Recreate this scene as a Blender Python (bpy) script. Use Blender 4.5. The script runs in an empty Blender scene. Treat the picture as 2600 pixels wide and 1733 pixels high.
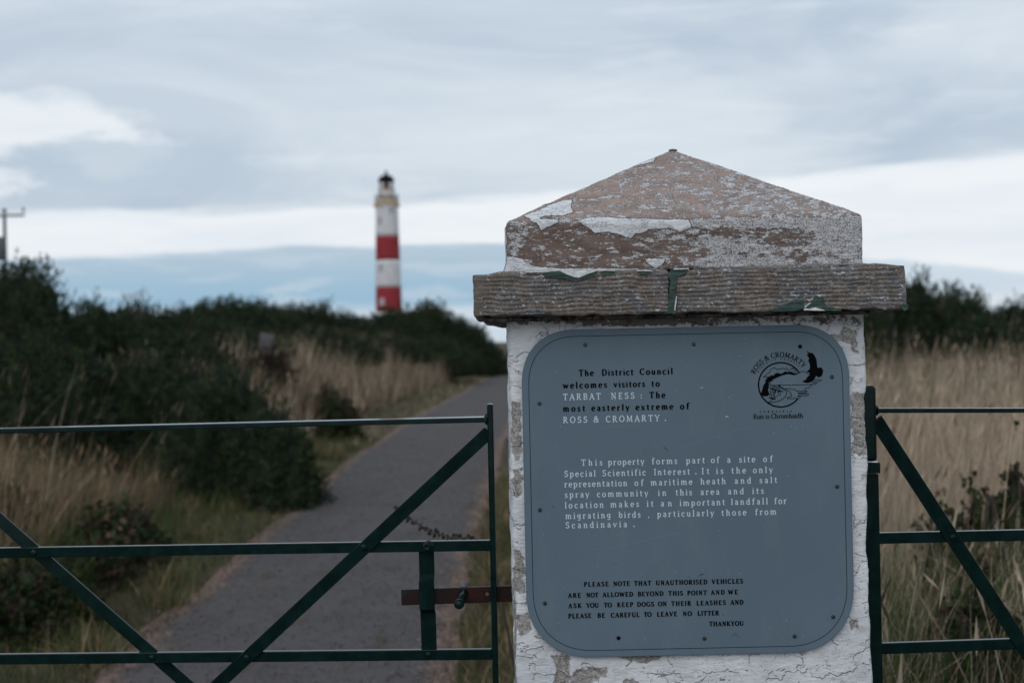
import bpy, bmesh, math, random
import numpy as np
from mathutils import Vector, Matrix
from mathutils.geometry import tessellate_polygon

R = math.radians
sc = bpy.context.scene
COL = sc.collection
rng = np.random.default_rng(7)
random.seed(7)

# ------------------------------------------------------------------ camera
EYE = 1.45
ROLL = R(1.2)
cam_d = bpy.data.cameras.new('camera')
cam = bpy.data.objects.new('camera', cam_d)
COL.objects.link(cam)
cam_d.sensor_width = 36.0
cam_d.lens = 50.0
cam_d.clip_start = 0.05
cam_d.clip_end = 20000.0
cam.matrix_world = Matrix.Translation((0, 0, EYE)) @ Matrix.Rotation(R(90), 4, 'X') @ Matrix.Rotation(-ROLL, 4, 'Z')
cam_d.dof.use_dof = True
cam_d.dof.focus_distance = 2.40
cam_d.dof.aperture_fstop = 5.0
sc.camera = cam

F = 50.0 / 36.0 * 2600.0
CR, SR = math.cos(ROLL), math.sin(ROLL)
def ray(px, py):
    """slopes (X per Y, Z per Y) of the sight line through a point of the 2600 px photograph"""
    u = (px - 1300.0) / F; v = (866.5 - py) / F
    return u * CR + v * SR, -u * SR + v * CR
def at(px, py, Y):
    a, b = ray(px, py)
    return Vector((a * Y, Y, EYE + b * Y))
K = 2600.0 / 2352.0
def a2(px, py, Y):            # same for the 2352 px view
    return at(px * K, py * K, Y)
def proj(x, y, z):
    a = x / y; b = (z - EYE) / y
    u = a * CR - b * SR; v = a * SR + b * CR
    return 1300.0 + u * F, 866.5 - v * F

# ------------------------------------------------------------------ nodes helper
class NT:
    def __init__(s, tree): s.t = tree; s.n = tree.nodes; s.l = tree.links
    def new(s, typ, **kw):
        n = s.n.new(typ)
        for k, v in kw.items(): setattr(n, k, v)
        return n
    def put(s, inp, v):
        if isinstance(v, bpy.types.NodeSocket): s.l.new(v, inp)
        elif v is not None:
            if isinstance(v, (tuple, list)) and len(v) == 3 and inp.type == 'RGBA': v = (*v, 1)
            inp.default_value = v
    def m(s, op, a, b=None, c=None, clamp=False):
        n = s.new('ShaderNodeMath', operation=op); n.use_clamp = clamp
        for i, v in enumerate((a, b, c)):
            if v is not None: s.put(n.inputs[i], v)
        return n.outputs[0]
    def mix(s, f, a, b):
        n = s.new('ShaderNodeMix', data_type='RGBA')
        s.put(n.inputs[0], f); s.put(n.inputs[6], a); s.put(n.inputs[7], b)
        return n.outputs[2]
    def step(s, v, lo, hi, smooth=True):
        n = s.new('ShaderNodeMapRange', interpolation_type='SMOOTHSTEP' if smooth else 'LINEAR')
        s.put(n.inputs[0], v); n.inputs[1].default_value = lo; n.inputs[2].default_value = hi
        n.inputs[3].default_value = 0; n.inputs[4].default_value = 1
        return n.outputs[0]
    def scale(s, vec, sv):
        n = s.new('ShaderNodeVectorMath', operation='MULTIPLY'); s.put(n.inputs[0], vec); n.inputs[1].default_value = sv
        return n.outputs[0]
    def noise(s, vec, sc_, det=4, rough=.55, dist=0, col=False):
        n = s.new('ShaderNodeTexNoise'); s.put(n.inputs['Vector'], vec)
        n.inputs['Scale'].default_value = sc_; n.inputs['Detail'].default_value = det
        n.inputs['Roughness'].default_value = rough; n.inputs['Distortion'].default_value = dist
        return n.outputs[1 if col else 0]
    def voro(s, vec, sc_, feat='F1', rnd=1.0):
        n = s.new('ShaderNodeTexVoronoi', feature=feat); s.put(n.inputs['Vector'], vec); n.inputs['Scale'].default_value = sc_
        n.inputs['Randomness'].default_value = rnd
        return n.outputs['Distance']
    def attr(s, name, out='Fac'):
        n = s.new('ShaderNodeAttribute'); n.attribute_name = name
        return n.outputs[out]
    def pos(s): return s.new('ShaderNodeNewGeometry').outputs['Position']
    def obj(s): return s.new('ShaderNodeTexCoord').outputs['Object']

def material(name, color=(.5, .5, .5), rough=.7, build=None, metallic=0.0, spec=.5):
    m = bpy.data.materials.new(name); m.use_nodes = True
    t = NT(m.node_tree); b = t.n['Principled BSDF']
    b.inputs['Base Color'].default_value = (*color, 1); b.inputs['Roughness'].default_value = rough
    b.inputs['Metallic'].default_value = metallic
    b.inputs['Specular IOR Level'].default_value = spec
    if build: build(t, b)
    return m
def bump(t, b, h, strength=1.0, dist=.002):
    n = t.new('ShaderNodeBump'); n.inputs['Strength'].default_value = strength; n.inputs['Distance'].default_value = dist
    t.put(n.inputs['Height'], h); t.l.new(n.outputs[0], b.inputs['Normal'])

# ------------------------------------------------------------------ world: overcast evening sky with cloud bands
w = bpy.data.worlds.new('World'); sc.world = w; w.use_nodes = True
SUN_EL, SUN_AZ = R(38), R(200)          # weak, very soft sun behind the camera, through the cloud
def build_world():
    t = NT(w.node_tree); bg = t.n['Background']
    d = t.new('ShaderNodeTexCoord').outputs['Generated']
    sp = t.new('ShaderNodeSeparateXYZ'); t.put(sp.inputs[0], d)
    x, y, z = sp.outputs
    az = t.m('ARCTAN2', x, y)
    el = t.m('ARCSINE', z)
    cv = t.new('ShaderNodeCombineXYZ')
    t.put(cv.inputs[0], t.m('MULTIPLY', az, 1.0)); t.put(cv.inputs[1], t.m('MULTIPLY', el, 3.2))
    # seamless 3-D coordinate flattened vertically
    v3 = t.scale(d, (1, 1, 3.4))
    v4 = t.scale(d, (1, 1, 6.5))
    n_big = t.noise(v3, 3.2, 6, .52, .6)
    n_mid = t.noise(v4, 6.5, 7, .58, .5)
    n_fine = t.noise(v4, 16, 5, .5, .3)
    wob = t.m('MULTIPLY', t.m('SUBTRACT', n_mid, .5), .022)
    wob = t.m('ADD', wob, t.m('MULTIPLY', t.m('SUBTRACT', n_fine, .5), .012))
    e = t.m('ADD', el, wob)
    azp = t.m('MAXIMUM', az, 0.0)
    saz = t.m('SINE', az)
    grey = t.mix(t.step(n_big, .3, .7), (.475, .57, .69), (.70, .775, .85))
    grey = t.mix(t.m('MULTIPLY', t.step(n_mid, .52, .70), .55), grey, (.76, .83, .89))
    grey = t.mix(t.m('MULTIPLY', t.step(n_fine, .50, .30), .16), grey, (.54, .62, .72))
    # towards the top of the picture a bit darker, greyer
    white = t.mix(t.step(n_mid, .35, .65), (.80, .86, .93), (.88, .92, .96))
    # upper edge of the bright band
    b1 = t.m('ADD', .1035, t.m('MULTIPLY', saz, .040))
    f1 = t.m('SUBTRACT', 1.0, t.step(t.m('SUBTRACT', e, b1), -.004, .004))
    c = t.mix(f1, grey, white)
    # white tears in the cloud, upper left
    wa = t.m('MULTIPLY', t.m('SUBTRACT', t.noise(t.scale(d, (1, 1, 3)), 13, 5, .6), .5), .16)
    we = t.m('MULTIPLY', t.m('SUBTRACT', t.noise(t.scale(d, (1, 1, 2)), 17, 5, .6), .5), .045)
    def blob(ca, ce, ra, re, soft=.35):
        p = t.m('POWER', t.m('DIVIDE', t.m('SUBTRACT', t.m('ADD', az, wa), ca), ra), 2.0)
        q = t.m('POWER', t.m('DIVIDE', t.m('SUBTRACT', t.m('ADD', e, we), ce), re), 2.0)
        return t.m('SUBTRACT', 1.0, t.step(t.m('ADD', p, q), 1 - soft, 1 + soft * 2))
    c = t.mix(t.m('MULTIPLY', blob(-.330, .150, .078, .017, .6), .9), c, white)
    c = t.mix(t.m('MULTIPLY', blob(-.262, .138, .030, .016, .7), .7), c, white)
    c = t.mix(t.m('MULTIPLY', blob(-.360, .112, .030, .010, .5), .9), c, white)
    c = t.mix(t.m('MULTIPLY', blob(-.262, .122, .085, .014, .7), .65), c, (.50, .605, .715))
    # blue-grey bank under the bright band
    b2 = t.m('SUBTRACT', .0715, t.m('MULTIPLY', azp, .085))
    b2 = t.m('ADD', b2, t.m('MULTIPLY', t.m('MINIMUM', az, 0.0), .030))
    f2 = t.m('SUBTRACT', 1.0, t.step(t.m('SUBTRACT', t.m('ADD', el, t.m('MULTIPLY', wob, .8)), b2), -.0030, .0030))
    blue = t.mix(t.step(el, .030, .075), (.330, .520, .680), (.48, .60, .715))
    blue = t.mix(t.m('MULTIPLY', t.step(n_fine, .47, .62), .6), blue, (.55, .66, .77))
    fade = t.m('SUBTRACT', 1.0, t.m('MULTIPLY', t.step(az, .10, .30), .55))
    c = t.mix(t.m('MULTIPLY', f2, fade), c, blue)
    # pale strip low down
    f3 = t.m('SUBTRACT', 1.0, t.step(t.m('ADD', el, t.m('MULTIPLY', wob, .35)), .020, .031))
    low = t.mix(t.step(n_fine, .4, .6), (.74, .80, .86), (.62, .72, .81))
    c = t.mix(t.m('MULTIPLY', f3, .85), c, low)
    # overhead the cover is a plain even grey
    c = t.mix(t.step(el, .35, .8), c, (.60, .67, .74))
    sky = t.new('ShaderNodeTexSky', sky_type='NISHITA', sun_disc=False)
    sky.sun_elevation = SUN_EL; sky.sun_rotation = SUN_AZ; sky.air_density = 1.5; sky.dust_density = 3.0
    sc10 = t.new('ShaderNodeVectorMath', operation='SCALE'); t.put(sc10.inputs[0], c); sc10.inputs[3].default_value = 10.0
    out = t.mix(.06, sc10.outputs[0], sky.outputs[0])
    t.l.new(out, bg.inputs[0]); bg.inputs[1].default_value = .1
build_world()

sun_d = bpy.data.lights.new('sun', 'SUN'); sun_d.energy = .75; sun_d.angle = R(50); sun_d.color = (1, .97, .93)
sun = bpy.data.objects.new('sun', sun_d); COL.objects.link(sun)
sd = Vector((math.sin(SUN_AZ) * math.cos(SUN_EL), math.cos(SUN_AZ) * math.cos(SUN_EL), math.sin(SUN_EL)))
sun.rotation_euler = sd.to_track_quat('Z', 'Y').to_euler()
sun.location = (0, -5, 8)
sc.view_settings.view_transform = 'Standard'
sc.view_settings.look = 'None'
sc.view_settings.gamma = 1.0
sc.view_settings.exposure = 0.0
sc.view_settings.use_curve_mapping = False
try:
    sc.cycles.use_denoising = True
    sc.cycles.max_bounces = 6
except Exception: pass

# ------------------------------------------------------------------ object helpers
def tag(o, label=None, cat=None, group=None, kind=None):
    if label: o['label'] = label
    if cat: o['category'] = cat
    if group: o['group'] = group
    if kind: o['kind'] = kind
    return o
def empty(name, loc=(0, 0, 0)):
    o = bpy.data.objects.new(name, None); COL.objects.link(o); o.location = loc; o.empty_display_size = .1
    return o
def link(name, me, mat, parent=None, smooth=False):
    o = bpy.data.objects.new(name, me); COL.objects.link(o)
    if mat is not None and len(me.materials) == 0: me.materials.append(mat)
    if parent is not None:
        o.parent = parent
        o.matrix_parent_inverse = Matrix.Translation(-world_loc(parent))
    if smooth: me.polygons.foreach_set('use_smooth', np.ones(len(me.polygons), dtype=bool))
    return o
def world_loc(o):
    return Vector(o['_w']) if '_w' in o else o.location.copy()
def mesh_np(name, V, faces, attrs=None, colors=None):
    """V (n,3); faces (m,k) int array with constant k, or a list of such arrays"""
    V = np.asarray(V, dtype=np.float32)
    if not isinstance(faces, list): faces = [faces]
    faces = [np.asarray(f, dtype=np.int32) for f in faces if len(f)]
    me = bpy.data.meshes.new(name)
    me.vertices.add(len(V)); me.vertices.foreach_set('co', V.ravel())
    loops = np.concatenate([f.ravel() for f in faces])
    tot = np.concatenate([np.full(len(f), f.shape[1], dtype=np.int32) for f in faces])
    start = np.concatenate([[0], np.cumsum(tot)[:-1]]).astype(np.int32)
    me.loops.add(len(loops)); me.loops.foreach_set('vertex_index', loops)
    me.polygons.add(len(tot)); me.polygons.foreach_set('loop_start', start)
    try: me.polygons.foreach_set('loop_total', tot)
    except Exception: pass
    for k, a in (attrs or {}).items():
        at_ = me.attributes.new(k, 'FLOAT', 'POINT'); at_.data.foreach_set('value', np.asarray(a, dtype=np.float32))
    if colors is not None:
        at_ = me.attributes.new('col', 'FLOAT_COLOR', 'POINT')
        c4 = np.ones((len(V), 4), dtype=np.float32); c4[:, :3] = colors
        at_.data.foreach_set('color', c4.ravel())
    me.update(); me.validate()
    return me
def bm_mesh(name, bm):
    bmesh.ops.recalc_face_normals(bm, faces=bm.faces[:])
    me = bpy.data.meshes.new(name); bm.to_mesh(me); bm.free(); return me

def bm_bar(bm, p0, p1, wid, thk, bev=.0012):
    """flat bar from p0 to p1 lying in an x-z plane: wid across in that plane, thk along y"""
    p0 = Vector(p0); p1 = Vector(p1); d = (p1 - p0); L = d.length; d.normalize()
    yv = Vector((0, 1, 0)); yv = (yv - d * yv.dot(d)).normalized(); n = d.cross(yv).normalized()
    b2 = bmesh.new()
    vs = []
    for s in (0, 1):
        for a, c in ((-1, -1), (1, -1), (1, 1), (-1, 1)):
            vs.append(b2.verts.new(p0 + d * (L * s) + n * (a * wid / 2) + yv * (c * thk / 2)))
    for f in ((0, 1, 2, 3), (7, 6, 5, 4), (0, 4, 5, 1), (1, 5, 6, 2), (2, 6, 7, 3), (3, 7, 4, 0)):
        b2.faces.new([vs[i] for i in f])
    if bev: bmesh.ops.bevel(b2, geom=b2.edges[:], offset=bev, segments=2, affect='EDGES', profile=.5)
    tmp = bpy.data.meshes.new('tmp'); b2.to_mesh(tmp); b2.free(); bm.from_mesh(tmp); bpy.data.meshes.remove(tmp)
def bm_tube(bm, pts, rad, seg=10, cap=True):
    pts = [Vector(p) for p in pts]; n = len(pts)
    rad = rad if isinstance(rad, (list, tuple)) else [rad] * n
    rings = []
    prev = None
    for i, p in enumerate(pts):
        d = (pts[min(i + 1, n - 1)] - pts[max(i - 1, 0)]).normalized()
        ref = Vector((0, 0, 1)) if abs(d.z) < .9 else Vector((1, 0, 0))
        a = d.cross(ref).normalized() if prev is None else (prev - d * prev.dot(d)).normalized()
        prev = a; b = d.cross(a)
        rings.append([bm.verts.new(p + (a * math.cos(t) + b * math.sin(t)) * rad[i]) for t in [2 * math.pi * k / seg for k in range(seg)]])
    for i in range(n - 1):
        for k in range(seg):
            bm.faces.new((rings[i][k], rings[i][(k + 1) % seg], rings[i + 1][(k + 1) % seg], rings[i + 1][k]))
    if cap:
        bm.faces.new(rings[0][::-1]); bm.faces.new(rings[-1])
def bm_lathe(bm, prof, seg=24, M=None):
    """prof: list of (r, z)"""
    rings = []
    for r, z in prof:
        ring = []
        for k in range(seg):
            a = 2 * math.pi * k / seg; p = Vector((r * math.cos(a), r * math.sin(a), z))
            ring.append(bm.verts.new(M @ p if M else p))
        rings.append(ring)
    for i in range(len(prof) - 1):
        for k in range(seg):
            bm.faces.new((rings[i][k], rings[i][(k + 1) % seg], rings[i + 1][(k + 1) % seg], rings[i + 1][k]))
    bm.faces.new(rings[0][::-1]); bm.faces.new(rings[-1])

# ------------------------------------------------------------------ numpy noise
def _h(ix, iy, iz, seed):
    n = (ix * 374761393 + iy * 668265263 + iz * 2147483647 + seed * 1274126177) & 0xffffffff
    n = ((n ^ (n >> 13)) * 1274126177) & 0xffffffff
    n = ((n ^ (n >> 16)) * 2246822519) & 0xffffffff
    return ((n ^ (n >> 15)) & 0xffffff) / float(0xffffff)
def vnoise(P, freq=1.0, seed=0):
    P = np.asarray(P, dtype=np.float64) * freq
    i = np.floor(P).astype(np.int64); f = P - i; f = f * f * f * (f * (f * 6 - 15) + 10)
    out = 0
    for dx in (0, 1):
        for dy in (0, 1):
            for dz in (0, 1):
                wgt = (f[:, 0] if dx else 1 - f[:, 0]) * (f[:, 1] if dy else 1 - f[:, 1]) * (f[:, 2] if dz else 1 - f[:, 2])
                out = out + wgt * _h(i[:, 0] + dx, i[:, 1] + dy, i[:, 2] + dz, seed)
    return out * 2 - 1
def fbm(P, freq=1.0, oct=4, seed=0, gain=.5):
    a = 1; s = 0; t = 0
    for k in range(oct):
        s = s + a * vnoise(P, freq * 2 ** k, seed + k * 17); t += a; a *= gain
    return s / t
def sstep(x, a, b):
    t = np.clip((x - a) / (b - a), 0, 1); return t * t * (3 - 2 * t)
def sdf_poly(px, py, poly):
    """signed distance, positive inside"""
    n = len(poly); d = np.full(px.shape, 1e9); inside = np.zeros(px.shape, dtype=bool)
    for i in range(n):
        x0, y0 = poly[i]; x1, y1 = poly[(i + 1) % n]
        ex, ey = x1 - x0, y1 - y0; L = ex * ex + ey * ey + 1e-9
        tt = np.clip(((px - x0) * ex + (py - y0) * ey) / L, 0, 1)
        d = np.minimum(d, np.hypot(px - x0 - tt * ex, py - y0 - tt * ey))
        cond = ((y0 > py) != (y1 > py)) & (px < (x1 - x0) * (py - y0) / (y1 - y0 + 1e-12) + x0)
        inside ^= cond
    return np.where(inside, d, -d)

# ------------------------------------------------------------------ materials
def m_foliage(name, rough=.75, trans=.25):
    def b(t, bs):
        c = t.attr('col', 'Color')
        n = t.noise(t.pos(), 9, 2)
        c2 = t.mix(t.step(n, .35, .65), c, t.scale(c, (.72, .76, .80)))
        t.put(bs.inputs['Base Color'], c2)
        tr = t.new('ShaderNodeBsdfTranslucent'); t.put(tr.inputs[0], c2)
        mx = t.new('ShaderNodeMixShader'); mx.inputs[0].default_value = trans
        t.l.new(bs.outputs[0], mx.inputs[1]); t.l.new(tr.outputs[0], mx.inputs[2])
        t.l.new(mx.outputs[0], t.n['Material Output'].inputs[0])
    return material(name, rough=rough, build=b, spec=.06)
M_GORSE = m_foliage('gorse foliage', .7, .12)
M_GRASS = m_foliage('grass blades', .75, .28)
M_LEAF = m_foliage('bramble leaves', .5, .15)
M_WOOD = material('gorse wood', (.05, .04, .032), .9)

def b_ground(t, bs):
    p = t.pos()
    n1 = t.noise(p, 1.3, 5); n2 = t.noise(p, 14, 5); n3 = t.noise(p, 90, 3)
    c = t.mix(t.step(n1, .35, .65), (.045, .05, .022), (.10, .075, .05))
    c = t.mix(t.step(n2, .45, .7), c, (.07, .05, .032))
    c = t.mix(t.m('MULTIPLY', t.step(n3, .5, .7), .5), c, (.13, .10, .07))
    t.put(bs.inputs['Base Color'], c); bump(t, bs, t.m('ADD', n2, n3), .8, .03)
M_GROUND = material('soil and thatch', rough=.95, build=b_ground, spec=.2)

def b_path(t, bs):
    p = t.pos(); e = t.attr('edge')
    n1 = t.noise(p, 2.2, 5); n2 = t.noise(p, 45, 4, .6); n3 = t.noise(p, 210, 3, .6); v = t.voro(p, 120)
    ps = t.scale(p, (1.0, .35, 1)); n4 = t.noise(ps, 5.5, 5, .6)
    c = t.mix(t.step(n1, .3, .7), (.052, .047, .049), (.074, .067, .069))
    c = t.mix(t.m('MULTIPLY', t.step(n2, .42, .66), .55), c, (.090, .084, .086))
    c = t.mix(t.m('MULTIPLY', t.step(n3, .52, .62), .8), c, (.20, .185, .185))
    c = t.mix(t.m('MULTIPLY', t.step(v, .35, .12), .35), c, (.04, .038, .04))
    nm = t.noise(p, 11, 5, .65); c = t.mix(t.m('MULTIPLY', t.step(nm, .44, .66), .35), c, (.110, .101, .103))
    c = t.mix(t.m('MULTIPLY', t.step(nm, .46, .32), .3), c, (.036, .033, .035))
    # worn streaks of moss and blown litter
    c = t.mix(t.m('MULTIPLY', t.step(n4, .56, .70), .7), c, (.060, .050, .030))
    # sandy pinkish litter along both edges
    ed = t.m('ADD', e, t.m('MULTIPLY', t.m('SUBTRACT', t.noise(p, 6, 5, .7), .5), .46))
    lit = t.mix(t.step(t.noise(p, 30, 4), .4, .6), (.27, .18, .145), (.14, .098, .078))
    c = t.mix(t.m('MULTIPLY', t.m('SUBTRACT', 1.0, t.step(ed, .05, .17)), .9), c, lit)
    t.put(bs.inputs['Base Color'], c)
    bump(t, bs, t.m('ADD', n3, t.m('MULTIPLY', n2, .6)), .7, .006)
M_PATH = material('old tarmac', rough=.85, build=b_path, spec=.12)

def flecks(t, P, c, dens, col, s1=260, s2=110, lo=.50, hi=.58):
    """small paint remnants: dens 0..1 socket"""
    n = t.m('ADD', t.m('MULTIPLY', t.noise(P, s1, 3, .6), .55), t.m('MULTIPLY', t.noise(P, s2, 4, .6), .45))
    f = t.step(t.m('ADD', n, dens), lo, hi)
    return t.mix(f, c, col), f

def b_cap(t, bs):
    p = t.pos(); paint = t.attr('paint'); res = t.attr('resid'); pyr = t.attr('pyr')
    pstr = t.scale(p, (.32, .32, 1.0)); pst2 = t.scale(p, (.12, .12, 1.0))
    band = t.noise(pst2, 150, 4, .6)
    g1 = t.noise(pstr, 55, 5, .6); g2 = t.noise(p, 420, 3, .6)
    pink = t.mix(t.step(g1, .35, .65), (.40, .295, .26), (.285, .225, .20))
    pink = t.mix(t.m('MULTIPLY', t.step(band, .45, .62), .5), pink, (.47, .385, .35))
    brown = t.mix(t.step(g1, .35, .65), (.140, .095, .078), (.225, .165, .142))
    brown = t.mix(t.m('MULTIPLY', t.step(band, .52, .66), .5), brown, (.31, .25, .22))
    c = t.mix(pyr, brown, pink)
    c = t.mix(t.m('MULTIPLY', t.step(g2, .56, .42), .35), c, (.07, .05, .045))
    # grey-white worn paint film
    n = t.m('ADD', t.m('MULTIPLY', t.noise(pstr, 150, 6, .76), .62), t.m('MULTIPLY', t.noise(p, 60, 5, .7), .38))
    v = t.m('ADD', n, res)
    film = t.step(v, .485, .53)
    fcol = t.mix(t.step(g2, .38, .60), (.22, .205, .20), (.56, .56, .58))
    c = t.mix(t.m('MULTIPLY', film, .93), c, fcol)
    c, fl = flecks(t, pstr, c, t.m('MULTIPLY', t.m('SUBTRACT', 1.0, pyr), .012), (.58, .58, .60), 330, 150, .565, .605)
    # sound paint
    pe = t.m('ADD', paint, t.m('MULTIPLY', t.m('SUBTRACT', t.noise(p, 130, 5, .6), .5), 7.0))
    pm = t.step(pe, -.4, .4)
    rim = t.m('MULTIPLY', t.step(pe, -2.2, -.5), t.m('SUBTRACT', 1.0, pm))
    c = t.mix(t.m('MULTIPLY', rim, .7), c, (.05, .04, .036))
    pcol = t.mix(t.step(t.noise(p, 60, 4), .35, .65), (.62, .64, .67), (.74, .75, .77))
    pin = t.step(t.noise(p, 330, 2), .66, .72)
    pcol = t.mix(t.m('MULTIPLY', pin, .6), pcol, (.2, .18, .17))
    c = t.mix(pm, c, pcol)
    t.put(bs.inputs['Base Color'], c)
    h = t.m('ADD', t.m('MULTIPLY', film, .6), t.m('MULTIPLY', pm, 1.1))
    h = t.m('ADD', h, t.m('MULTIPLY', band, .9)); h = t.m('ADD', h, t.m('MULTIPLY', g2, .8))
    bump(t, bs, h, .9, .0016)
M_CAP = material('weathered painted sandstone cap', rough=.9, build=b_cap, spec=.25)

def b_ledge(t, bs):
    p = t.pos(); raw = t.attr('raw')
    pstr = t.scale(p, (.42, .42, 1.0))
    g1 = t.noise(pstr, 50, 6, .72); g2 = t.noise(t.scale(p, (.8, .8, 1)), 300, 4, .7); g3 = t.noise(p, 22, 4, .6)
    c = t.mix(t.step(g1, .32, .66), (.120, .098, .082), (.225, .185, .155))
    c = t.mix(t.m('MULTIPLY', t.step(g3, .42, .58), .58), c, (.145, .155, .172))
    c = t.mix(t.m('MULTIPLY', t.step(t.noise(t.scale(p, (.6, .6, 1)), 150, 5, .7), .50, .62), .75), c, (.30, .285, .28))
    c = t.mix(t.m('MULTIPLY', t.step(g2, .50, .38), .55), c, (.040, .035, .032))
    c = t.mix(t.m('MULTIPLY', t.step(t.noise(p, 26, 4, .6), .55, .65), .55), c, (.075, .095, .115))
    c = t.mix(t.m('MULTIPLY', raw, .8), c, t.mix(g1, (.10, .085, .072), (.21, .18, .155)))
    c, f = flecks(t, t.scale(p, (.55, .55, 1)), c, t.m('MULTIPLY', t.m('SUBTRACT', g3, .5), .12), (.52, .52, .54), 420, 170, .56, .605)
    big = t.step(t.noise(p, 75, 3, .5), .70, .73)
    c = t.mix(t.m('MULTIPLY', big, .85), c, (.50, .51, .53))
    t.put(bs.inputs['Base Color'], c)
    h = t.m('ADD', t.m('MULTIPLY', g2, .8), t.m('ADD', t.m('MULTIPLY', g1, 1.4), t.m('MULTIPLY', f, .5)))
    bump(t, bs, h, 1.0, .0018)
M_LEDGE = material('tooled grey sandstone', rough=.92, build=b_ledge, spec=.25)

def b_shaft(t, bs):
    p = t.pos(); ex = t.attr('expo'); grime = t.attr('grime')
    nz = t.noise(p, 75, 5, .62); g2 = t.noise(p, 360, 3, .6); g1 = t.noise(p, 48, 4, .6)
    e = t.m('ADD', ex, t.m('MULTIPLY', t.m('SUBTRACT', nz, .5), 26.0))
    em = t.step(e, -.5, .6)
    edge = t.m('MULTIPLY', t.step(e, -2.2, -.4), t.m('SUBTRACT', 1.0, em))
    paint = t.mix(t.step(t.noise(p, 9, 4), .35, .65), (.62, .64, .68), (.76, .77, .80))
    paint = t.mix(t.m('MULTIPLY', t.step(t.noise(p, 30, 5, .65), .50, .68), .35), paint, (.42, .41, .40))
    pits = t.step(t.voro(p, 190), .17, .07)
    pitm = t.m('MULTIPLY', pits, t.step(t.noise(p, 14, 3), .50, .60))
    paint = t.mix(t.m('MULTIPLY', pitm, .8), paint, (.10, .085, .08))
    # hairline cracks, only where the paint is lifting
    cw = t.m('MULTIPLY', t.m('SUBTRACT', t.noise(p, 38, 4), .5), .05)
    pv = t.new('ShaderNodeVectorMath', operation='ADD'); t.put(pv.inputs[0], p)
    cc = t.new('ShaderNodeCombineXYZ'); t.put(cc.inputs[0], cw); t.put(cc.inputs[2], cw); t.l.new(cc.outputs[0], pv.inputs[1])
    cn = t.noise(t.scale(p, (1, 1, 1.5)), 15, 4, .58)
    cr = t.m('SUBTRACT', 1.0, t.step(t.m('ABSOLUTE', t.m('SUBTRACT', cn, .47)), .0015, .0065))
    crm = t.m('MULTIPLY', cr, t.step(t.noise(p, 17, 4, .6), .52, .58))
    paint = t.mix(t.m('MULTIPLY', crm, .65), paint, (.10, .085, .08))
    st = t.mix(t.step(g2, .38, .62), (.20, .18, .165), (.42, .40, .38))
    st = t.mix(t.step(g1, .42, .60), st, (.36, .33, .31))
    st = t.mix(t.m('MULTIPLY', t.step(t.voro(p, 230), .22, .08), .8), st, (.04, .035, .03))
    st = t.mix(t.m('MULTIPLY', t.step(t.noise(p, 140, 4, .7), .50, .58), .8), st, (.52, .52, .53))
    c = t.mix(em, paint, st)
    c = t.mix(t.m('MULTIPLY', edge, .30), c, (.14, .12, .11))
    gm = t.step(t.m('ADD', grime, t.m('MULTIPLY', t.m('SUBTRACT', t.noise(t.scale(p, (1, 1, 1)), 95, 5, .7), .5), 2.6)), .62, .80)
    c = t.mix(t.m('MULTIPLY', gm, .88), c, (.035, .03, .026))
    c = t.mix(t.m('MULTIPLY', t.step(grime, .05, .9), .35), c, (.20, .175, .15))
    t.put(bs.inputs['Base Color'], c)
    h = t.m('ADD', t.m('MULTIPLY', em, -1.4), t.m('MULTIPLY', t.m('MULTIPLY', g2, em), 1.6))
    h = t.m('SUBTRACT', h, t.m('MULTIPLY', t.m('MAXIMUM', crm, pitm), .8))
    h = t.m('ADD', h, t.m('MULTIPLY', t.noise(t.scale(p, (.4, .4, 1)), 60, 6, .68), 2.6))
    h = t.m('ADD', h, t.m('MULTIPLY', t.step(cn, .455, .485), 1.3))
    bump(t, bs, h, 1.0, .0022)
M_SHAFT = material('flaking white masonry paint', rough=.8, build=b_shaft, spec=.3)

M_MORTAR = material('old mortar', rough=.95, spec=.2, build=lambda t, b: (
    t.put(b.inputs['Base Color'], t.mix(t.step(t.noise(t.pos(), 60, 5), .4, .6), (.085, .075, .065), (.20, .185, .17))),
    bump(t, b, t.noise(t.pos(), 160, 4), 1, .003)))
def b_gp(t, b):
    p = t.pos(); n = t.noise(p, 120, 4)
    t.put(b.inputs['Base Color'], t.mix(t.step(n, .35, .65), (.010, .036, .029), (.022, .060, .047)))
    bump(t, b, n, .6, .002)
M_GREENP = material('old dark green gloss paint', rough=.5, build=b_gp)
M_WHITEP = material('old white paint chip', rough=.7, build=lambda t, b: (
    t.put(b.inputs['Base Color'], t.mix(t.step(t.noise(t.pos(), 150, 4), .35, .65), (.5, .51, .52), (.74, .75, .77))),
    bump(t, b, t.noise(t.pos(), 110, 4), .6, .002)))
def b_sign(t, b):
    p = t.pos(); n = t.noise(p, 4, 5); d = t.noise(t.scale(p, (1, 1, .25)), 30, 5)
    c = t.mix(t.step(n, .3, .7), (.110, .158, .200), (.122, .174, .218))
    c = t.mix(t.m('MULTIPLY', t.step(d, .50, .72), .22), c, (.17, .21, .25))
    c = t.mix(t.m('MULTIPLY', t.step(t.noise(p, 7, 6, .7), .54, .70), .25), c, (.085, .12, .15))
    c = t.mix(t.m('MULTIPLY', t.step(t.noise(p, 260, 2), .735, .76), .6), c, (.42, .46, .50))
    c = t.mix(t.m('MULTIPLY', t.step(t.voro(p, 95), .045, .02), .5), c, (.05, .06, .07))
    t.put(b.inputs['Base Color'], c)
    t.put(b.inputs['Roughness'], t.m('ADD', .42, t.m('MULTIPLY', t.noise(p, 25, 4), .2)))
    bump(t, b, t.noise(p, 12, 3), .12, .002)
M_SIGN = material('blue grey plastic laminate', rough=.5, build=b_sign, spec=.22)
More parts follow.
